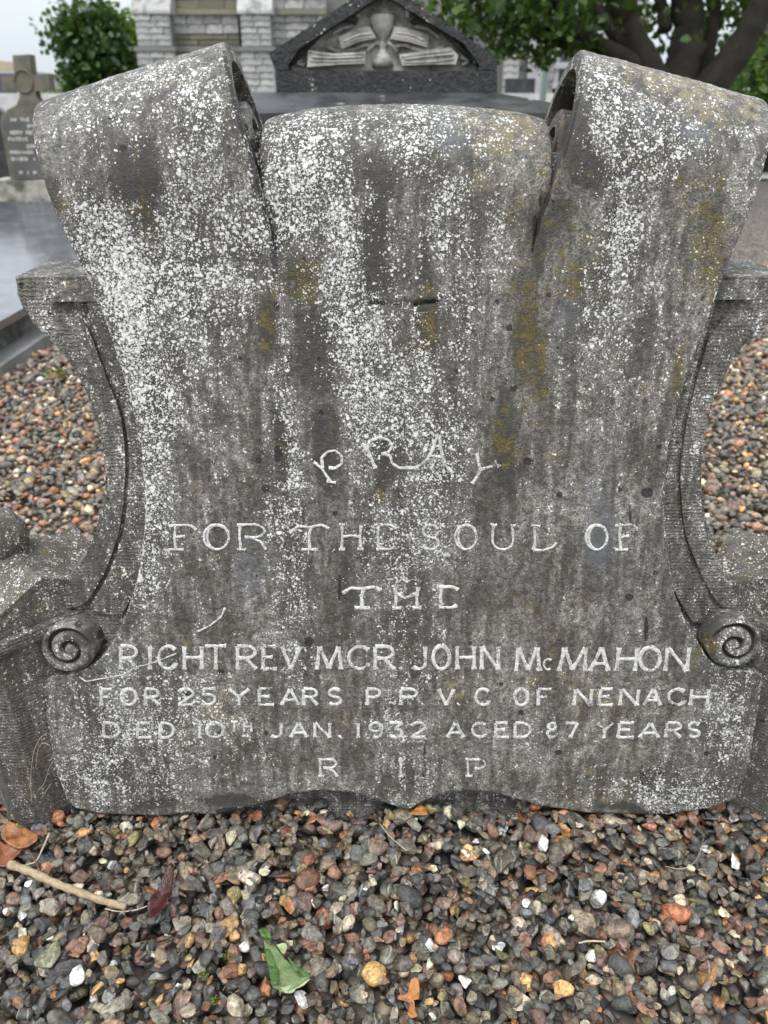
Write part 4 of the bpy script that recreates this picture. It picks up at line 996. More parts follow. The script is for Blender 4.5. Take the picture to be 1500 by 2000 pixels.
# chalice
bm = bmesh.new(); prof = [(0,26),(23,26),(24,32),(22,50),(14,66),(5,74),(5,80),(10,86),(6,92),(8,100),(16,112),(20,118),(20,130),(0,130)]
seg = 22; c0 = PZ(747, 26, YP); sc_ = 1/(FPX/(YP*CT-0.03)); rings = []
for r_, y_ in prof:
    z_ = PZ(747, y_, YP)[1]; rings.append([bm.verts.new((c0[0]+r_*sc_*math.cos(2*math.pi*k/seg), YP+0.045+0.7*r_*sc_*math.sin(2*math.pi*k/seg), z_)) for k in range(seg)])
for a, b in zip(rings[:-1], rings[1:]):
    for k in range(seg): bm.faces.new((a[k], a[(k+1) % seg], b[(k+1) % seg], b[k]))
bmesh.ops.remove_doubles(bm, verts=bm.verts, dist=1e-5)
into(bm_obj('chalice', bm, M_ped, None, smooth=True), ct)
bm = bmesh.new()
for k in range(9):
    a = math.pi*k/8; p = PZ(747, 24, YP); q = (p[0]+0.045*math.cos(a), p[1]+0.005+0.045*math.sin(a)); tube(bm, [(p[0]+0.022*math.cos(a), YP+0.045, p[1]+0.004+0.022*math.sin(a)), (q[0], YP+0.045, q[1])], 0.004, 5)
into(bm_obj('rays', bm, M_ped), ct)
def carved_ribbon(pts, y, dep=0.03, name='open_book'):
    bm = bmesh.new(); prism_xz(bm, [PZ(a, b, y) for a, b in pts], y, y+dep+0.03); into(bm_obj(name, bm, M_ped, None, bevel=0.003, seg=1), ct)
carved_ribbon([(661,72),(700,55),(722,52),(735,74),(700,82),(667,96)], YP+0.015)
carved_ribbon([(770,52),(790,54),(818,62),(838,72),(834,92),(800,82),(762,76)], YP+0.015)
carved_ribbon([(602,98),(650,104),(714,101),(712,124),(660,126),(640,128),(600,131)], YP+0.0)
carved_ribbon([(779,106),(840,98),(880,92),(895,108),(890,126),(840,126),(786,128)], YP+0.0)
for pts in ([(610,112),(650,113),(708,111)], [(790,116),(840,110),(886,106)], [(670,82),(700,69),(724,66)], [(772,64),(800,68),(832,80)]):
    moulding(pts, 0.0035, M_ped, YP-0.002, 'page_edge')
for pts in ([(604,102),(650,108),(712,105)], [(606,119),(650,120),(710,118)], [(784,111),(840,104),(882,99)], [(788,122),(840,121),(888,115)], [(664,90),(698,76),(728,72)], [(768,70),(800,76),(834,86)]):
    moulding(pts, 0.0022, M_ped, YP-0.001, 'page_edge')
for pts in ([(640,92),(660,100),(690,96),(712,88),(730,92)], [(770,92),(790,88),(812,96),(840,100),(868,90)], [(590,118),(580,124),(596,127)], [(900,112),(916,120),(902,127)], [(650,66),(668,56),(690,50)], [(806,50),(836,58),(858,74)], [(718,100),(728,88),(740,84)], [(756,84),(768,90),(776,102)]):
    moulding(pts, 0.0065, M_ped, YP+0.035, 'leaf_carving')

# ---------------------------------------------------------------- CHURCH
YW = 20.0
def church_stone(name, a=(0.30, 0.298, 0.295), b=(0.50, 0.49, 0.48)):
    t = NT(name); co = t.tc(); oi = t.n.new('ShaderNodeObjectInfo').outputs['Random']
    n = t.noise(co, 3.0, 5, 0.65); f = t.noise(co, 22, 4, 0.7); st = t.noise(t.mapping(co, (5, 5, 0.6)), 1, 4)
    c = t.mix(oi, a, b); c = t.mix(t.ss(n, 0.48, 0.66, 0, 0.8), c, (0.13, 0.13, 0.12)); c = t.mix(t.ss(f, 0.45, 0.8, 0, 0.5), c, (0.16, 0.16, 0.155))
    c = t.mix(t.ss(st, 0.52, 0.7, 0, 0.55), c, (0.12, 0.12, 0.115))
    return t.fin(c, 0.85, t.bump(f, 0.02, 0.8))
M_ch, M_moss = church_stone('church_stone'), church_stone('mossy_church_stone', (0.14, 0.135, 0.085), (0.20, 0.19, 0.12))
M_chd = church_stone('church_mortar', (0.15, 0.15, 0.14), (0.15, 0.15, 0.14))
def chz(py, y=YW): return on_y(600, py, y)[2]
def chx(px, y=YW, py=100): return on_y(px, py, y)[0]
ch = thing('church', 'grey limestone church with buttresses and string courses, behind the graves', 'church', (chx(600), YW, 0))
X0, X1 = chx(268), chx(1270)
bxo('wall', ch, M_chd, ((X0+X1)/2, YW+0.5+2.4, 4.0), (X1-X0-0.1, 5.0, 8.04), 0)
bm = bmesh.new(); cxm = (X0+X1)/2
prism_xz(bm, [(X0-0.3, 8.02), (X1+0.3, 8.02), (X1-1.0, 11.5), (X0+1.0, 11.5)], YW+0.3, YW+5.6); into(bm_obj('roof', bm, concrete_mat('slate_roof', (0.10, 0.105, 0.115), 0.5, 3, (0.06, 0.06, 0.06), 0.5)), ch)
SM = []
for k in range(8):
    bm = bmesh.new(); box(bm, (0, 0, 0), (1, 1, 1))
    for v in bm.verts: v.co.x += (random.random()-.5)*0.02; v.co.z += (random.random()-.5)*0.06; v.co.y += (random.random()-.5)*0.10
    me = bpy.data.meshes.new('stone'); bm.to_mesh(me); bm.free(); me.materials.append(M_ch); SM.append(me)
SMM = []
for m_ in SM[:4]:
    m2 = m_.copy(); m2.materials.clear(); m2.materials.append(M_moss); SMM.append(m2)
nst = [0]
def masonry(x0, x1, z0, z1, y, rowh, sw, moss=False):
    nr = max(1, round((z1-z0)/rowh)); rh = (z1-z0)/nr
    for r in range(nr):
        x = x0
        while x < x1-1e-3:
            w = sw*random.uniform(0.7, 1.35)
            if x1-x-w < sw*0.4: w = x1-x
            o = link('stone', (SMM if moss else SM)[random.randrange(4 if moss else 8)], None)
            o.scale = (w-0.012, 0.12, rh-0.014); o.location = (x+w/2, y+0.03+random.uniform(-.012, .012), z0+rh*(r+.5)); into(o, ch); o.matrix_parent_inverse = Matrix.Translation(-ch.location); nst[0] += 1
            x += w
YB = YW-0.45
def butt(p0, p1):
    x0, x1 = chx(p0, YB), chx(p1, YB); zt, zm = chz(24, YB), chz(96, YB)
    bxo('buttress', ch, M_chd, ((x0+x1)/2, YW+0.1, zt/2), (x1-x0-0.04, 1.0, zt), 0)
    masonry(x0, x1, zm+0.05, zt-0.04, YB-0.03, 0.125, 0.36); masonry(x0-0.04, x1+0.04, zm-0.95, zm-0.05, YB-0.07, 0.125, 0.40)
    # weathering: sloping set-off
    bm = bmesh.new(); P = [(YB-0.10, zt-0.03), (YB-0.10, zt+0.03), (YW+0.3, zt+1.1), (YW+0.3, zt-0.03)]
    l = [bm.verts.new((x0-0.05, p[0], p[1])) for p in P]; r = [bm.verts.new((x1+0.05, p[0], p[1])) for p in P]
    bm.faces.new(l); bm.faces.new(r[::-1])
    for i in range(4): bm.faces.new((l[i], r[i], r[(i+1) % 4], l[(i+1) % 4]))
    into(bm_obj('set_off', bm, M_ch), ch)
    bxo('moulding', ch, M_chd, ((x0+x1)/2, YB-0.05, zm), (x1-x0+0.16, 0.16, 0.09), 0.02)
butt(272, 338); butt(474, 532); butt(1010-22, 1012)
zt, zm = chz(24), chz(96)
for a_, b_, ms in ((340, 470, True), (534, 560, False), (560, 640, False)):
    x0, x1 = chx(a_), chx(b_)
    masonry(x0, x1, zm+0.07, zt-0.40 if ms else zt-0.05, YW, 0.14, 0.42, ms)
    if ms: masonry(x0, x1, zt-0.40, zt-0.05, YW-0.02, 0.17, 0.48)
    masonry(x0, x1, zm-0.9, zm-0.06, YW-0.06, 0.17, 0.5)
    masonry(x0, x1, zt+0.06, zt+0.75, YW+0.04, 0.17, 0.5, ms)
    bxo('string_course', ch, M_moss, ((x0+x1)/2, YW, zt), (x1-x0, 0.26, 0.10), 0.02)
    bxo('moulding', ch, M_chd, ((x0+x1)/2, YW-0.04, zm), (x1-x0, 0.20, 0.11), 0.02)
masonry(chx(1012), chx(1085), 0.9, 3.0, YW+0.02, 0.3, 0.6)
masonry(chx(1160), chx(1262), 0.9, 3.0, YW+0.02, 0.3, 0.6)
# window with mullion on the right
M_win = concrete_mat('window_glass', (0.07, 0.08, 0.10), 0.15, 3, (0.04, 0.045, 0.06), 0.5); M_frame = concrete_mat('window_stone', (0.30, 0.30, 0.32), 0.7, 4, (0.2, 0.2, 0.2), 0.5)
xw0, xw1 = chx(1088), chx(1158); wz0, wz1 = chz(172), chz(-90)
wf = bxo('window', ch, M_win, ((xw0+xw1)/2, YW+0.16, (wz0+wz1)/2), (xw1-xw0, 0.06, wz1-wz0), 0)
for k in range(3):
    x = xw0+(xw1-xw0)*(0.04+0.46*k); o = bxo('mullion', None, M_frame, (x, YW+0.06, (wz0+wz1)/2), (0.09, 0.14, wz1-wz0), 0.01); o.parent = wf
for z in (wz0+0.05, chz(128)): o = bxo('sill', None, M_frame, ((xw0+xw1)/2, YW+0.04, z), (xw1-xw0+0.1, 0.20, 0.12), 0.01); o.parent = wf
bm = bmesh.new(); xp = chx(1048)
bxo('pilaster', ch, M_frame, (xp, YW-0.12, 1.9), (0.42, 0.3, 2.4), 0.02)
tag(bxo('stone_block', None, M_black, (chx(1020, 18.6), 18.6, on_y(1020, 170, 18.6)[2]-0.1), (0.55, 0.5, 0.5), 0.02), 'dark squat block in front of the pale church wall', 'stone block')
ter = bxo('terrace', None, M_path, (5.0, 18.7, (on_y(1000, 182, 17)[2])/2-0.02), (26, 3.4, on_y(1000, 182, 17)[2]+0.04), 0.02); ter['kind'] = 'structure'
# green pole
M_pole = concrete_mat('pale_green_paint', (0.42, 0.55, 0.50), 0.4, 3, (0.30, 0.42, 0.38), 0.4)
lp = thing('lamp_post', 'slim pale green metal post standing before the church wall', 'post', (on_y(1060, 190, 12)[0], 12, 0))
bm = bmesh.new(); tube(bm, [(lp.location.x, 12, -0.05), (lp.location.x, 12, 4.6)], 0.045, 12); into(bm_obj('pole', bm, M_pole, None, smooth=True), lp)
bm = bmesh.new(); tube(bm, [(lp.location.x, 12, 0), (lp.location.x, 12, 0.30)], 0.08, 12); into(bm_obj('foot', bm, M_pole, None, smooth=True), lp)
# building far left behind the cross
bd = thing('building', 'low pale building with a tan roof edge behind the cross headstone', 'building', (on_y(20, 200, 34)[0], 34, 0))
xa, xb = on_y(-160, 200, 34)[0], on_y(75, 200, 34)[0]; zt2 = on_y(20, 138, 34)[2]
bxo('wall', bd, concrete_mat('pale_wall', (0.42, 0.41, 0.40), 0.8, 0.8, (0.3, 0.3, 0.3), 0.4), ((xa+xb)/2, 36, zt2/2-0.1), (xb-xa, 4, zt2+0.15), 0)
bxo('roof', bd, concrete_mat('tan_roof', (0.42, 0.34, 0.24), 0.8, 0.8, (0.3, 0.25, 0.2), 0.4), ((xa+xb)/2-0.9, 36, on_y(20, 129, 34)[2]), (xb-xa-1.2, 4.4, 0.42), 0)
bxo('window', bd, M_win, (on_y(12, 165, 34)[0], 33.98, on_y(20, 170, 34)[2]), (0.7, 0.1, 0.9), 0)

# ---------------------------------------------------------------- TREES
def leaf_mat(name, a, b, tr=0.35):
    t = NT(name); co = t.tc(); g = t.n.new('ShaderNodeNewGeometry').outputs['Random Per Island']; n = t.noise(co, 1.3, 3)
    c = t.mix(t.math('MULTIPLY', t.math('ADD', g, n), 0.5), a, b); t.fin(c, 0.45)
    trn = t.n.new('ShaderNodeBsdfTranslucent'); t.set(trn.inputs[0], t.mix(1.0, c, (1.6, 1.9, 0.7), 'MULTIPLY')); mx = t.n.new('ShaderNodeMixShader'); mx.inputs[0].default_value = tr
    t.l.new(t.b.outputs[0], mx.inputs[1]); t.l.new(trn.outputs[0], mx.inputs[2]); t.l.new(mx.outputs[0], t.out.inputs[0]); return t.m
def leaves(name, cen, nrm_bias, size, mat, parent):
    """cen: n x 3 centres; each leaf a folded pointed blade of 4 triangles"""
    n = len(cen); shp = np.array([(-.1, 0, -.5), (.42, .10, -.12), (.30, .10, .30), (0, 0, .55), (-.30, .10, .30), (-.42, .10, -.12)])
    R = rotm(n, rng, 0.9); s = size*np.exp(rng.normal(0, .25, n)); shp2 = shp[:, [0, 2, 1]]
    V = np.einsum('nij,kj->nki', R, shp2)*s[:, None, None] + cen[:, None, :]
    f = np.array([(0, 1, 2), (0, 2, 3), (0, 3, 4), (0, 4, 5)]); F = (f[None]+(np.arange(n)*6)[:, None, None]).reshape(-1, 3)
    o = link(name, mesh_np(V.reshape(-1, 3), F, mat), None); into(o, parent); return o
M_bark = concrete_mat('bark', (0.032, 0.027, 0.018), 0.9, 5, (0.010, 0.009, 0.006), 0.7, 0.03)
M_lf = leaf_mat('tree_leaves', (0.018, 0.042, 0.008), (0.075, 0.13, 0.022))
YT = 9.0
tr = thing('broadleaf_tree', 'large dark tree with several thick stems and hanging leaves, behind the right scroll', 'tree', (on_y(1330, 300, YT)[0], YT, 0))
def limb(pts, r0, r1, yo=0.0, y1=0.0, name='branch'):
    bm = bmesh.new(); P = [Vector(on_y(a, b, YT+yo+(y1-yo)*i/(len(pts)-1))) for i, (a, b) in enumerate(pts)]
    P = catmull([p[:] for p in P], 5); k = len(P); P = P + 0.03*(rng.random(P.shape)-.5)*np.linspace(0.3, 1, k)[:, None]
    tube(bm, P, [(r0+(r1-r0)*i/(k-1))*random.uniform(.93, 1.07) for i in range(k)], 12); into(bm_obj(name, bm, M_bark, None, smooth=True), tr)
limb([(1345,560),(1340,440),(1330,330),(1320,240),(1316,180)], 0.40, 0.24, 0, 0, 'trunk')
limb([(1300,215),(1270,140),(1240,80),(1220,20),(1190,-60),(1150,-200)], 0.17, 0.09)
limb([(1262,130),(1210,108),(1150,75),(1105,30),(1060,-40)], 0.10, 0.05, 0, -0.3)
limb([(1285,195),(1220,150),(1160,120),(1115,92),(1080,60),(1050,0)], 0.085, 0.04, -0.1, -0.5)
limb([(1240,90),(1200,60),(1160,10),(1150,-60)], 0.09, 0.05)
limb([(1310,190),(1335,120),(1345,40),(1335,-60),(1320,-220)], 0.19, 0.12, 0.1, 0.3)
limb([(1335,215),(1395,160),(1440,100),(1480,30),(1540,-60),(1600,-200)], 0.17, 0.10, 0, -0.2)
limb([(1350,230),(1372,150),(1390,60),(1395,-20),(1380,-160)], 0.09, 0.06, 0.2, 0.5)
limb([(1300,60),(1290,0),(1260,-100)], 0.07, 0.04, 0.2, 0.4)
cen = []
def clump(px, py, y, rx, ry, rz, n):
    c = on_y(px, py, y); q = rng.normal(size=(n, 3))*0.45; cen.append(c+q*np.array([rx, ry, rz]))
for px, py, y, r, n in ((905,20,8.2,.30,110),(940,58,8.3,.28,120),(985,30,8.5,.28,150),(1000,88,8.4,.12,50),(1040,60,8.4,.26,150),(1057,118,8.5,.10,45),(1075,75,8.6,.18,100),(1120,45,8.7,.25,130),(1120,95,8.6,.08,20),(960,-10,8.4,.45,260),
        (1060,10,8.6,.40,240),(1150,10,9.3,.25,110),(1185,40,9.4,.2,60),(1210,20,9.5,.3,130),(1290,30,9.6,.22,60),(1300,90,9.6,.14,30),(1365,40,9.5,.22,90),(1420,40,9.5,.22,80),(1450,10,9.6,.35,140),(1370,120,9.7,.25,90),(1400,160,9.9,.25,80),(1480,60,10,.3,70),
        (900,-40,8.4,.5,260),(1020,-60,8.6,.6,300),(1150,-60,8.8,.6,300),(1270,-60,9.2,.6,260),(1400,-70,9.2,.6,260),(1500,-60,9.2,.5,200),(1560,40,9.4,.4,160),(1200,110,9.6,.12,24),(1145,100,9.0,.14,40),(1240,50,9.6,.15,30)):
    clump(px, py, y, r*1.5, r*1.2, r, n)
cc = np.array([tr.location.x, YT, 5.2])
for _ in range(150):
    u = rng.normal(size=3); u /= np.linalg.norm(u); u = u*np.array([3.6, 3.0, 2.3])*rng.uniform(0.5, 1.0)
    p = cc+u
    if p[2] < 3.1: continue
    q = rng.normal(size=(90, 3))*0.42; cen.append(p+q)
lv = leaves('crown', np.vstack(cen), 0, 0.075, M_lf, tr); lv['kind'] = 'stuff'
# pruned tree left of the church
def bushy(name, label, cat, px0, px1, pyt, pyb, y, size, mat, n, depth=None):
    a, b = on_y(px0, pyt, y), on_y(px1, pyb, y); cx_, w = (a[0]+b[0])/2, b[0]-a[0]; z0, z1 = max(b[2], 0.0), a[2]
    t_ = thing(name, label, cat, (cx_, y+0.0, 0)); d_ = depth or w
    bm = bmesh.new(); tube(bm, [(cx_, y, -0.1), (cx_+0.05, y, (z0+z1)/2), (cx_, y, z1*0.9)], [0.18, 0.12, 0.04], 8); into(bm_obj('trunk', bm, M_bark), t_)
    for k in range(6):
        a_ = k*1.05; bm = bmesh.new(); tube(bm, [(cx_, y, z0+(z1-z0)*0.3), (cx_+w*0.35*math.cos(a_), y+d_*0.3*math.sin(a_), z0+(z1-z0)*0.7)], [0.06, 0.02], 6); into(bm_obj('branch', bm, M_bark), t_)
    P = []
    for k in range(int(n/60)):
        u = rng.uniform(-1, 1, 3); u[:2] *= (0.75+0.25*rng.random()); rr = np.abs(u); 
        if (rr**3.0).sum() > 1.15: u /= ((rr**3.0).sum())**(1/3.0)
        if rng.random() < 0.7: u /= max(rr)*1.0; u *= 0.9+0.12*(rng.random()-.5)
        c_ = np.array([cx_, y, (z0+z1)/2])+u*np.array([w/2*.92, d_/2*.92, (z1-z0)/2*.93]); P.append(c_+rng.normal(size=(60, 3))*size*1.9)
    o = leaves('crown', np.vstack(P), 0, size, mat, t_); o['kind'] = 'stuff'
    return t_
M_hedge = leaf_mat('hedge_leaves', (0.018, 0.045, 0.012), (0.07, 0.13, 0.03), 0.25); M_light = leaf_mat('light_leaves', (0.07, 0.13, 0.02), (0.16, 0.26, 0.05), 0.35)
bushy('clipped_tree', 'dense dark green clipped tree left of the church corner', 'tree', 124, 232, 30, 215, 27, 0.16, M_hedge, 7200)
bushy('small_tree', 'lighter yellow green tree touching the church corner', 'tree', 196, 285, 50, 215, 28.5, 0.15, M_light, 4200)
bushy('bush', 'small round green bush beyond the cross headstone', 'bush', 72, 118, 197, 240, 25, 0.09, M_light, 1500)
bushy('bush', 'light green bush behind the tree trunk at the right edge', 'bush', 1432, 1600, 84, 260, 15, 0.10, leaf_mat('bush_leaves', (0.05, 0.10, 0.02), (0.12, 0.19, 0.05)), 5400)

# ---------------------------------------------------------------- LITTER on the gravel
def surf(px, py):
    p = on_z(px, py, 0.0)
    for _ in range(3): p = on_z(px, py, gravel_top(p[0], p[1]))
    return p
def leaf_sheet(name, label, outline_px, mat, lift=0.006, curl=0.006, fold=None, cat='leaf', seed=1, veins=None):
    """a real curled leaf: outline on the gravel, subdivided, warped and given thickness"""
    base = np.array([on_z(x, y, 0.01) for x, y in outline_px]); c = base.mean(0); zt = max(gravel_top(p[0], p[1]) for p in base[::2])
    zt = 0.5*zt+0.5*np.mean([gravel_top(p[0], p[1]) for p in base])
    bm = bmesh.new(); ring = resample(np.vstack([base, base[:1]]), 0.003)[:-1]
    k = 6; rows = []
    for j in range(k+1):
        f_ = j/k; rows.append([bm.verts.new(tuple(c+(p-c)*(1-f_) if f_ < 1 else c)) for p in ring] if j < k else None)
    cv = bm.verts.new(tuple(c)); n = len(ring)
    for j in range(k-1):
        for i in range(n): bm.faces.new((rows[j][i], rows[j][(i+1) % n], rows[j+1][(i+1) % n], rows[j+1][i]))
    for i in range(n): bm.faces.new((rows[k-1][i], rows[k-1][(i+1) % n], cv))
    R_ = np.abs(base-c).max()
    for v in bm.verts:
        dx, dy = (v.co.x-c[0])/R_, (v.co.y-c[1])/R_; r2 = dx*dx+dy*dy
        v.co.z = zt+lift+curl*(r2*0.8+0.6*math.sin(3*math.atan2(dy, dx)+seed)*math.sqrt(r2))+0.0015*float(N2(v.co.x*220, v.co.y*220))
        if fold: v.co.z += fold[2]*abs((v.co.x-c[0])*fold[0]+(v.co.y-c[1])*fold[1])
    o = bm_obj(name, bm, mat, None, smooth=True)
    md = o.modifiers.new('thick', 'SOLIDIFY'); md.thickness = 0.0006
    return tag(o, label, cat)
def leafskin(name, a, b, rough=0.35, sc=60):
    t = NT(name); co = t.tc(); n = t.noise(co, sc, 5, 0.6, 0.5); f = t.noise(co, sc*6, 3); c = t.mix(t.ss(n, 0.3, 0.7), a, b)
    return t.fin(c, rough, t.bump(t.math('ADD', n, f), 0.002, 0.8))
M_brown = leafskin('brown_leaf', (0.14, 0.045, 0.012), (0.36, 0.15, 0.045), 0.25); M_red = leafskin('red_leaf', (0.025, 0.006, 0.006), (0.075, 0.016, 0.014), 0.15)
M_rust = leafskin('rust_leaf', (0.12, 0.035, 0.014), (0.22, 0.075, 0.03), 0.3)
M_or = leafskin('orange_leaf', (0.28, 0.10, 0.03), (0.45, 0.20, 0.06), 0.5); M_gr = leafskin('green_leaf', (0.09, 0.135, 0.045), (0.15, 0.20, 0.08), 0.3, 90); M_grd = leafskin('green_leaf_top', (0.03, 0.075, 0.012), (0.06, 0.13, 0.02), 0.25, 90)
M_pale = leafskin('pale_leaf_edge', (0.22, 0.27, 0.13), (0.36, 0.40, 0.24), 0.4)
M_twig = leafskin('twig', (0.26, 0.19, 0.11), (0.42, 0.33, 0.21), 0.6, 120); M_stalk = leafskin('stalk', (0.35, 0.28, 0.20), (0.5, 0.42, 0.33), 0.6, 120)
leaf_sheet('brown_leaf', 'wet orange brown leaf with rounded lobes at the left edge', [(4,1640),(6,1622),(18,1612),(30,1614),(36,1622),(52,1620),(66,1627),(76,1638),(76,1650),(64,1657),(50,1660),(32,1660),(14,1652)], M_brown, 0.010, 0.006, seed=2)
leaf_sheet('rust_leaf', 'dark rust leaf tucked under the orange brown leaf', [(-14,1636),(2,1643),(16,1653),(32,1660),(44,1664),(32,1678),(18,1690),(10,1696),(-4,1694),(-18,1700),(-26,1670)], M_rust, 0.004, 0.005, fold=(1, 0.6, 0.2), seed=4)
leaf_sheet('dark_red_leaf', 'curled dark red leaf lying right of the dry stick', [(292,1800),(290,1780),(300,1762),(316,1740),(326,1722),(338,1706),(344,1712),(338,1735),(338,1760),(328,1780),(318,1796),(302,1812)], M_red, 0.006, 0.008, fold=(0.9, -0.4, 0.5), seed=3)
gl = thing('green_leaf', 'folded green leaf with its pale underside showing, on the gravel', 'leaf', tuple(surf(552, 1890)))
def part_leaf(name, pts, mat, lift, seed, fold=None):
    o = leaf_sheet(name, None, pts, mat, lift, 0.004, fold, None, seed); into(o, gl)
    if 'label' in o: del o['label']
part_leaf('blade', [(516,1845),(524,1856),(540,1858),(546,1868),(560,1882),(575,1895),(592,1906),(609,1919),(596,1925),(580,1935),(562,1942),(548,1946),(545,1940),(534,1938),(530,1920),(524,1895),(519,1870)], M_gr, 0.008, 2)
part_leaf('fold', [(519,1868),(526,1866),(534,1885),(544,1910),(545,1939),(532,1940),(528,1915),(523,1890)], M_grd, 0.0125, 4)
part_leaf('fold', [(563,1886),(574,1892),(592,1905),(609,1919),(597,1921),(583,1916),(575,1905)], M_grd, 0.0125, 1)
part_leaf('pale_edge', [(548,1938),(566,1932),(590,1922),(609,1920),(597,1928),(578,1938),(575,1944),(556,1946)], M_pale, 0.0115, 5)
part_leaf('pale_flap', [(541,1852),(560,1851),(562,1860),(556,1872),(548,1866)], M_pale, 0.0105, 3)
part_leaf('dark_tip', [(506,1834),(513,1825),(524,1826),(530,1838),(532,1852),(522,1856),(517,1844)], M_grd, 0.012, 6)
bm = bmesh.new(); p0 = on_z(545, 1948, 0.02); zt = gravel_top(p0[0], p0[1])
for a_ in ([(547,1944),(549,1915),(554,1880)], [(549,1912),(562,1902),(567,1892)], [(548,1928),(565,1918),(576,1910)]):
    tube(bm, [tuple(on_z(x, y, zt+0.0135)) for x, y in a_], 0.0006, 5)
into(bm_obj('vein', bm, M_pale), gl)
leaf_sheet('orange_leaf', 'torn dry orange leaf near the bottom centre', [(802,1918),(812,1912),(818,1916),(820,1935),(818,1955),(808,1950),(812,1975),(816,1985),(803,1992),(794,1984),(806,1978),(805,1962),(790,1955),(776,1950),(778,1944),(796,1942),(799,1930)], M_or, 0.010, 0.008, seed=2)
leaf_sheet('orange_leaf', 'small orange leaf scrap under the middle point of the headstone', [(797,1588),(812,1572),(820,1566),(832,1572),(836,1588),(822,1586)], M_or, 0.006, 0.003, seed=3)
def twig(name, label, pts, r0, r1, mat, lift=0.006, cat='twig'):
    bm = bmesh.new(); P = []
    for x, y in pts:
        p = on_z(x, y, 0.01); P.append(p)
    z = gravel_line(P); P = [on_z(x, y, z+lift) for x, y in pts]
    P = catmull(P, 6); k = len(P); tube(bm, P, [(r0+(r1-r0)*i/(k-1))*(1+0.12*math.sin(i*1.7)) for i in range(k)], 9)
    return tag(bm_obj(name, bm, mat, None, smooth=True), label, cat)
twig('dry_stick', 'straight dry tan stick lying on the gravel at lower left', [(18,1688),(60,1703),(110,1726),(150,1741),(200,1759),(246,1772)], 0.0062, 0.0048, M_twig, 0.002)
twig('leaf_stalk', 'thin pale stalk with a forked end beside the brown leaf', [(48,1690),(70,1682),(82,1660),(92,1638),(96,1628)], 0.0010, 0.0018, M_stalk, 0.002)
twig('leaf_stalk', 'fine curved stalk running from the stick end to the red leaf', [(205,1775),(230,1780),(262,1778),(292,1768)], 0.0009, 0.0009, M_stalk, 0.001)
twig('leaf_stalk', 'thin reddish stalk of the brown leaf', [(56,1660),(68,1680),(80,1704)], 0.0009, 0.0007, M_rust, 0.004)
twig('grass_straw', 'white straw lying under the middle of the headstone', [(741,1608),(760,1632),(778,1648),(795,1662)], 0.0007, 0.0007, M_stalk, 0.003, 'straw')
twig('grass_straw', 'short pale straw right of the bottom centre', [(1130,1842),(1150,1838),(1182,1839)], 0.0012, 0.0012, M_stalk, 0.003, 'straw')
# feather
fe = thing('feather', 'small grey downy feather on the gravel at lower right', 'feather', tuple(surf(1365, 1670)))
bm = bmesh.new(); zt = gravel_top(*on_z(1365, 1670, 0.01)[:2])+0.006
sp = catmull([on_z(x, y, zt) for x, y in ((1300,1692),(1330,1697),(1355,1685),(1368,1662),(1372,1645))], 8); tube(bm, sp, 0.0005, 5); into(bm_obj('shaft', bm, M_stalk), fe)
bm = bmesh.new()
for i in range(14, len(sp)):
    for s_ in (-1, 1):
        for _ in range(2):
            d = np.array([random.uniform(.2, .9)*s_, random.uniform(.1, .7), 0.15]); tube(bm, [tuple(sp[i]), tuple(sp[i]+d*0.009), tuple(sp[i]+d*0.016+np.array([0, 0, -0.001]))], 0.00022, 3)
into(bm_obj('barb', bm, leafskin('feather_barb', (0.08, 0.08, 0.085), (0.2, 0.2, 0.2), 0.6)), fe)
# dry roots hanging between the left post and the headstone
bm = bmesh.new()
for pts in ([(62,1570),(60,1520),(66,1470),(80,1440),(92,1432)], [(70,1500),(74,1466),(84,1452),(98,1456)], [(74,1545),(86,1530),(96,1500),(104,1486),(102,1476)], [(80,1560),(90,1545),(100,1530)]):
    tube(bm, catmull([tuple(on_y(x, y, 0.885-0.004*i)) for i, (x, y) in enumerate(pts)], 6), 0.00045, 5)
tag(bm_obj('dry_roots', bm, M_stalk, None, smooth=True), 'thin dry grass roots hanging in the gap between left post and headstone', 'roots')
# moss tufts
M_mosst = leaf_mat('moss', (0.06, 0.10, 0.01), (0.16, 0.20, 0.03), 0.2)
for px, py, lab in ((400,1903,'tuft of moss left of the green leaf'),(418,1956,'lower moss tuft near the bottom edge'),(445,1868,'faint moss sprig above the moss tufts'),(112,735,'small green weed in the gravel behind the left flank')):
    p = surf(px, py) if py > 1000 else on_z(px, py, 0.0); rr = 0.005 if py > 1000 else 0.03
    q = rng.normal(size=(60, 3))*np.array([rr, rr, rr*.4])*.7+p+np.array([0, 0, rr*0.5]); me_o = link('moss_tuft', None)
    bpy.data.objects.remove(me_o)
    dmy = thing('moss_tuft', 'small %s' % lab if not lab.startswith('small') else lab, 'moss', tuple(p)); leaves('sprigs', q, 0, rr*0.45, M_mosst, dmy)['kind'] = 'stuff'
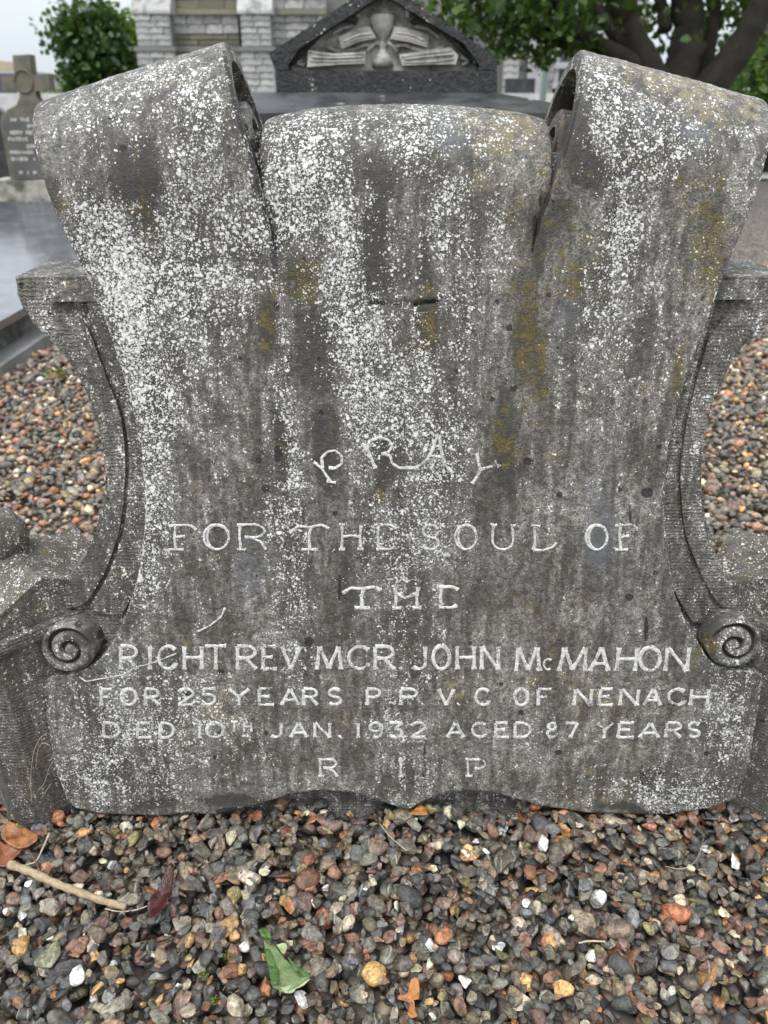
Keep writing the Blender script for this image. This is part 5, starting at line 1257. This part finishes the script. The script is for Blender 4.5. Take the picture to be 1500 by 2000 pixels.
# individual stones that stand out
def big_pebble(px, py, dims, col, yaw, label, seed, hull=True):
    p = on_z(px, py, 0.01); z = gravel_top(p[0], p[1]); p = on_z(px, py, z)
    v, f, sm = (LIB[2][20+seed % 40] if hull else LIB[2][seed % 20])
    V = v*np.array(dims); c_, s_ = math.cos(yaw), math.sin(yaw); V = np.stack([V[:, 0]*c_-V[:, 1]*s_, V[:, 0]*s_+V[:, 1]*c_, V[:, 2]], -1)
    me = mesh_np(V, f, M_peb); me.polygons.foreach_set('use_smooth', np.full(len(f), sm))
    at = me.attributes.new('pebble', 'FLOAT_COLOR', 'POINT'); at.data.foreach_set('color', np.tile(np.array([*col, random.random()*0.5], dtype=np.float32), len(V)))
    o = link('pebble', me); o.location = (p[0], p[1], z+dims[2]*0.15); tag(o, label, 'pebble')
for a_ in ((100,1868,(.027,.021,.010),(.17,.17,.11),-.3,'large flat olive grey stone at lower left, biggest in the gravel',3,True),
           (163,1626,(.0125,.0085,.006),(.50,.26,.10),.2,'smooth orange tan pebble under the left corner of the headstone',2,False),
           (152,1905,(.015,.014,.010),(.62,.61,.60),.5,'chalky white stone below the large olive stone',7,True),
           (370,1838,(.0095,.0095,.008),(.30,.17,.06),.1,'round ochre pebble right of the dark red leaf',5,False),
           (600,1680,(.014,.012,.009),(.20,.075,.04),.8,'rust red angular stone in the middle of the gravel',11,True),
           (1146,1730,(.016,.013,.007),(.10,.105,.115),.3,'dark blue grey flat stone right of centre',13,True),
           (1268,1612,(.014,.012,.008),(.30,.11,.06),.4,'orange red stone in front of the headstone\'s right foot',17,True),
           (1310,1860,(.018,.014,.009),(.15,.14,.125),.6,'large grey brown slab like stone at lower right',19,True),
           (905,1920,(.013,.011,.009),(.66,.64,.60),.2,'creamy white stone right of the torn orange leaf',23,True),
           (1470,1692,(.020,.014,.008),(.04,.042,.048),-.4,'black flat shiny stone at the right edge',29,True),
           (1390,1575,(.009,.007,.013),(.24,.10,.05),.2,'upright brown oval stone leaning by the right foot',6,False),
           (1158,1868,(.013,.009,.008),(.68,.67,.65),.1,'smooth white oval pebble at lower right',1,False),
           (450,1900,(.017,.014,.009),(.19,.085,.05),.9,'flat brick red stone left of the green leaf',31,True)):
    big_pebble(*a_)
print('objects', len(bpy.data.objects), 'church stones', nst[0])
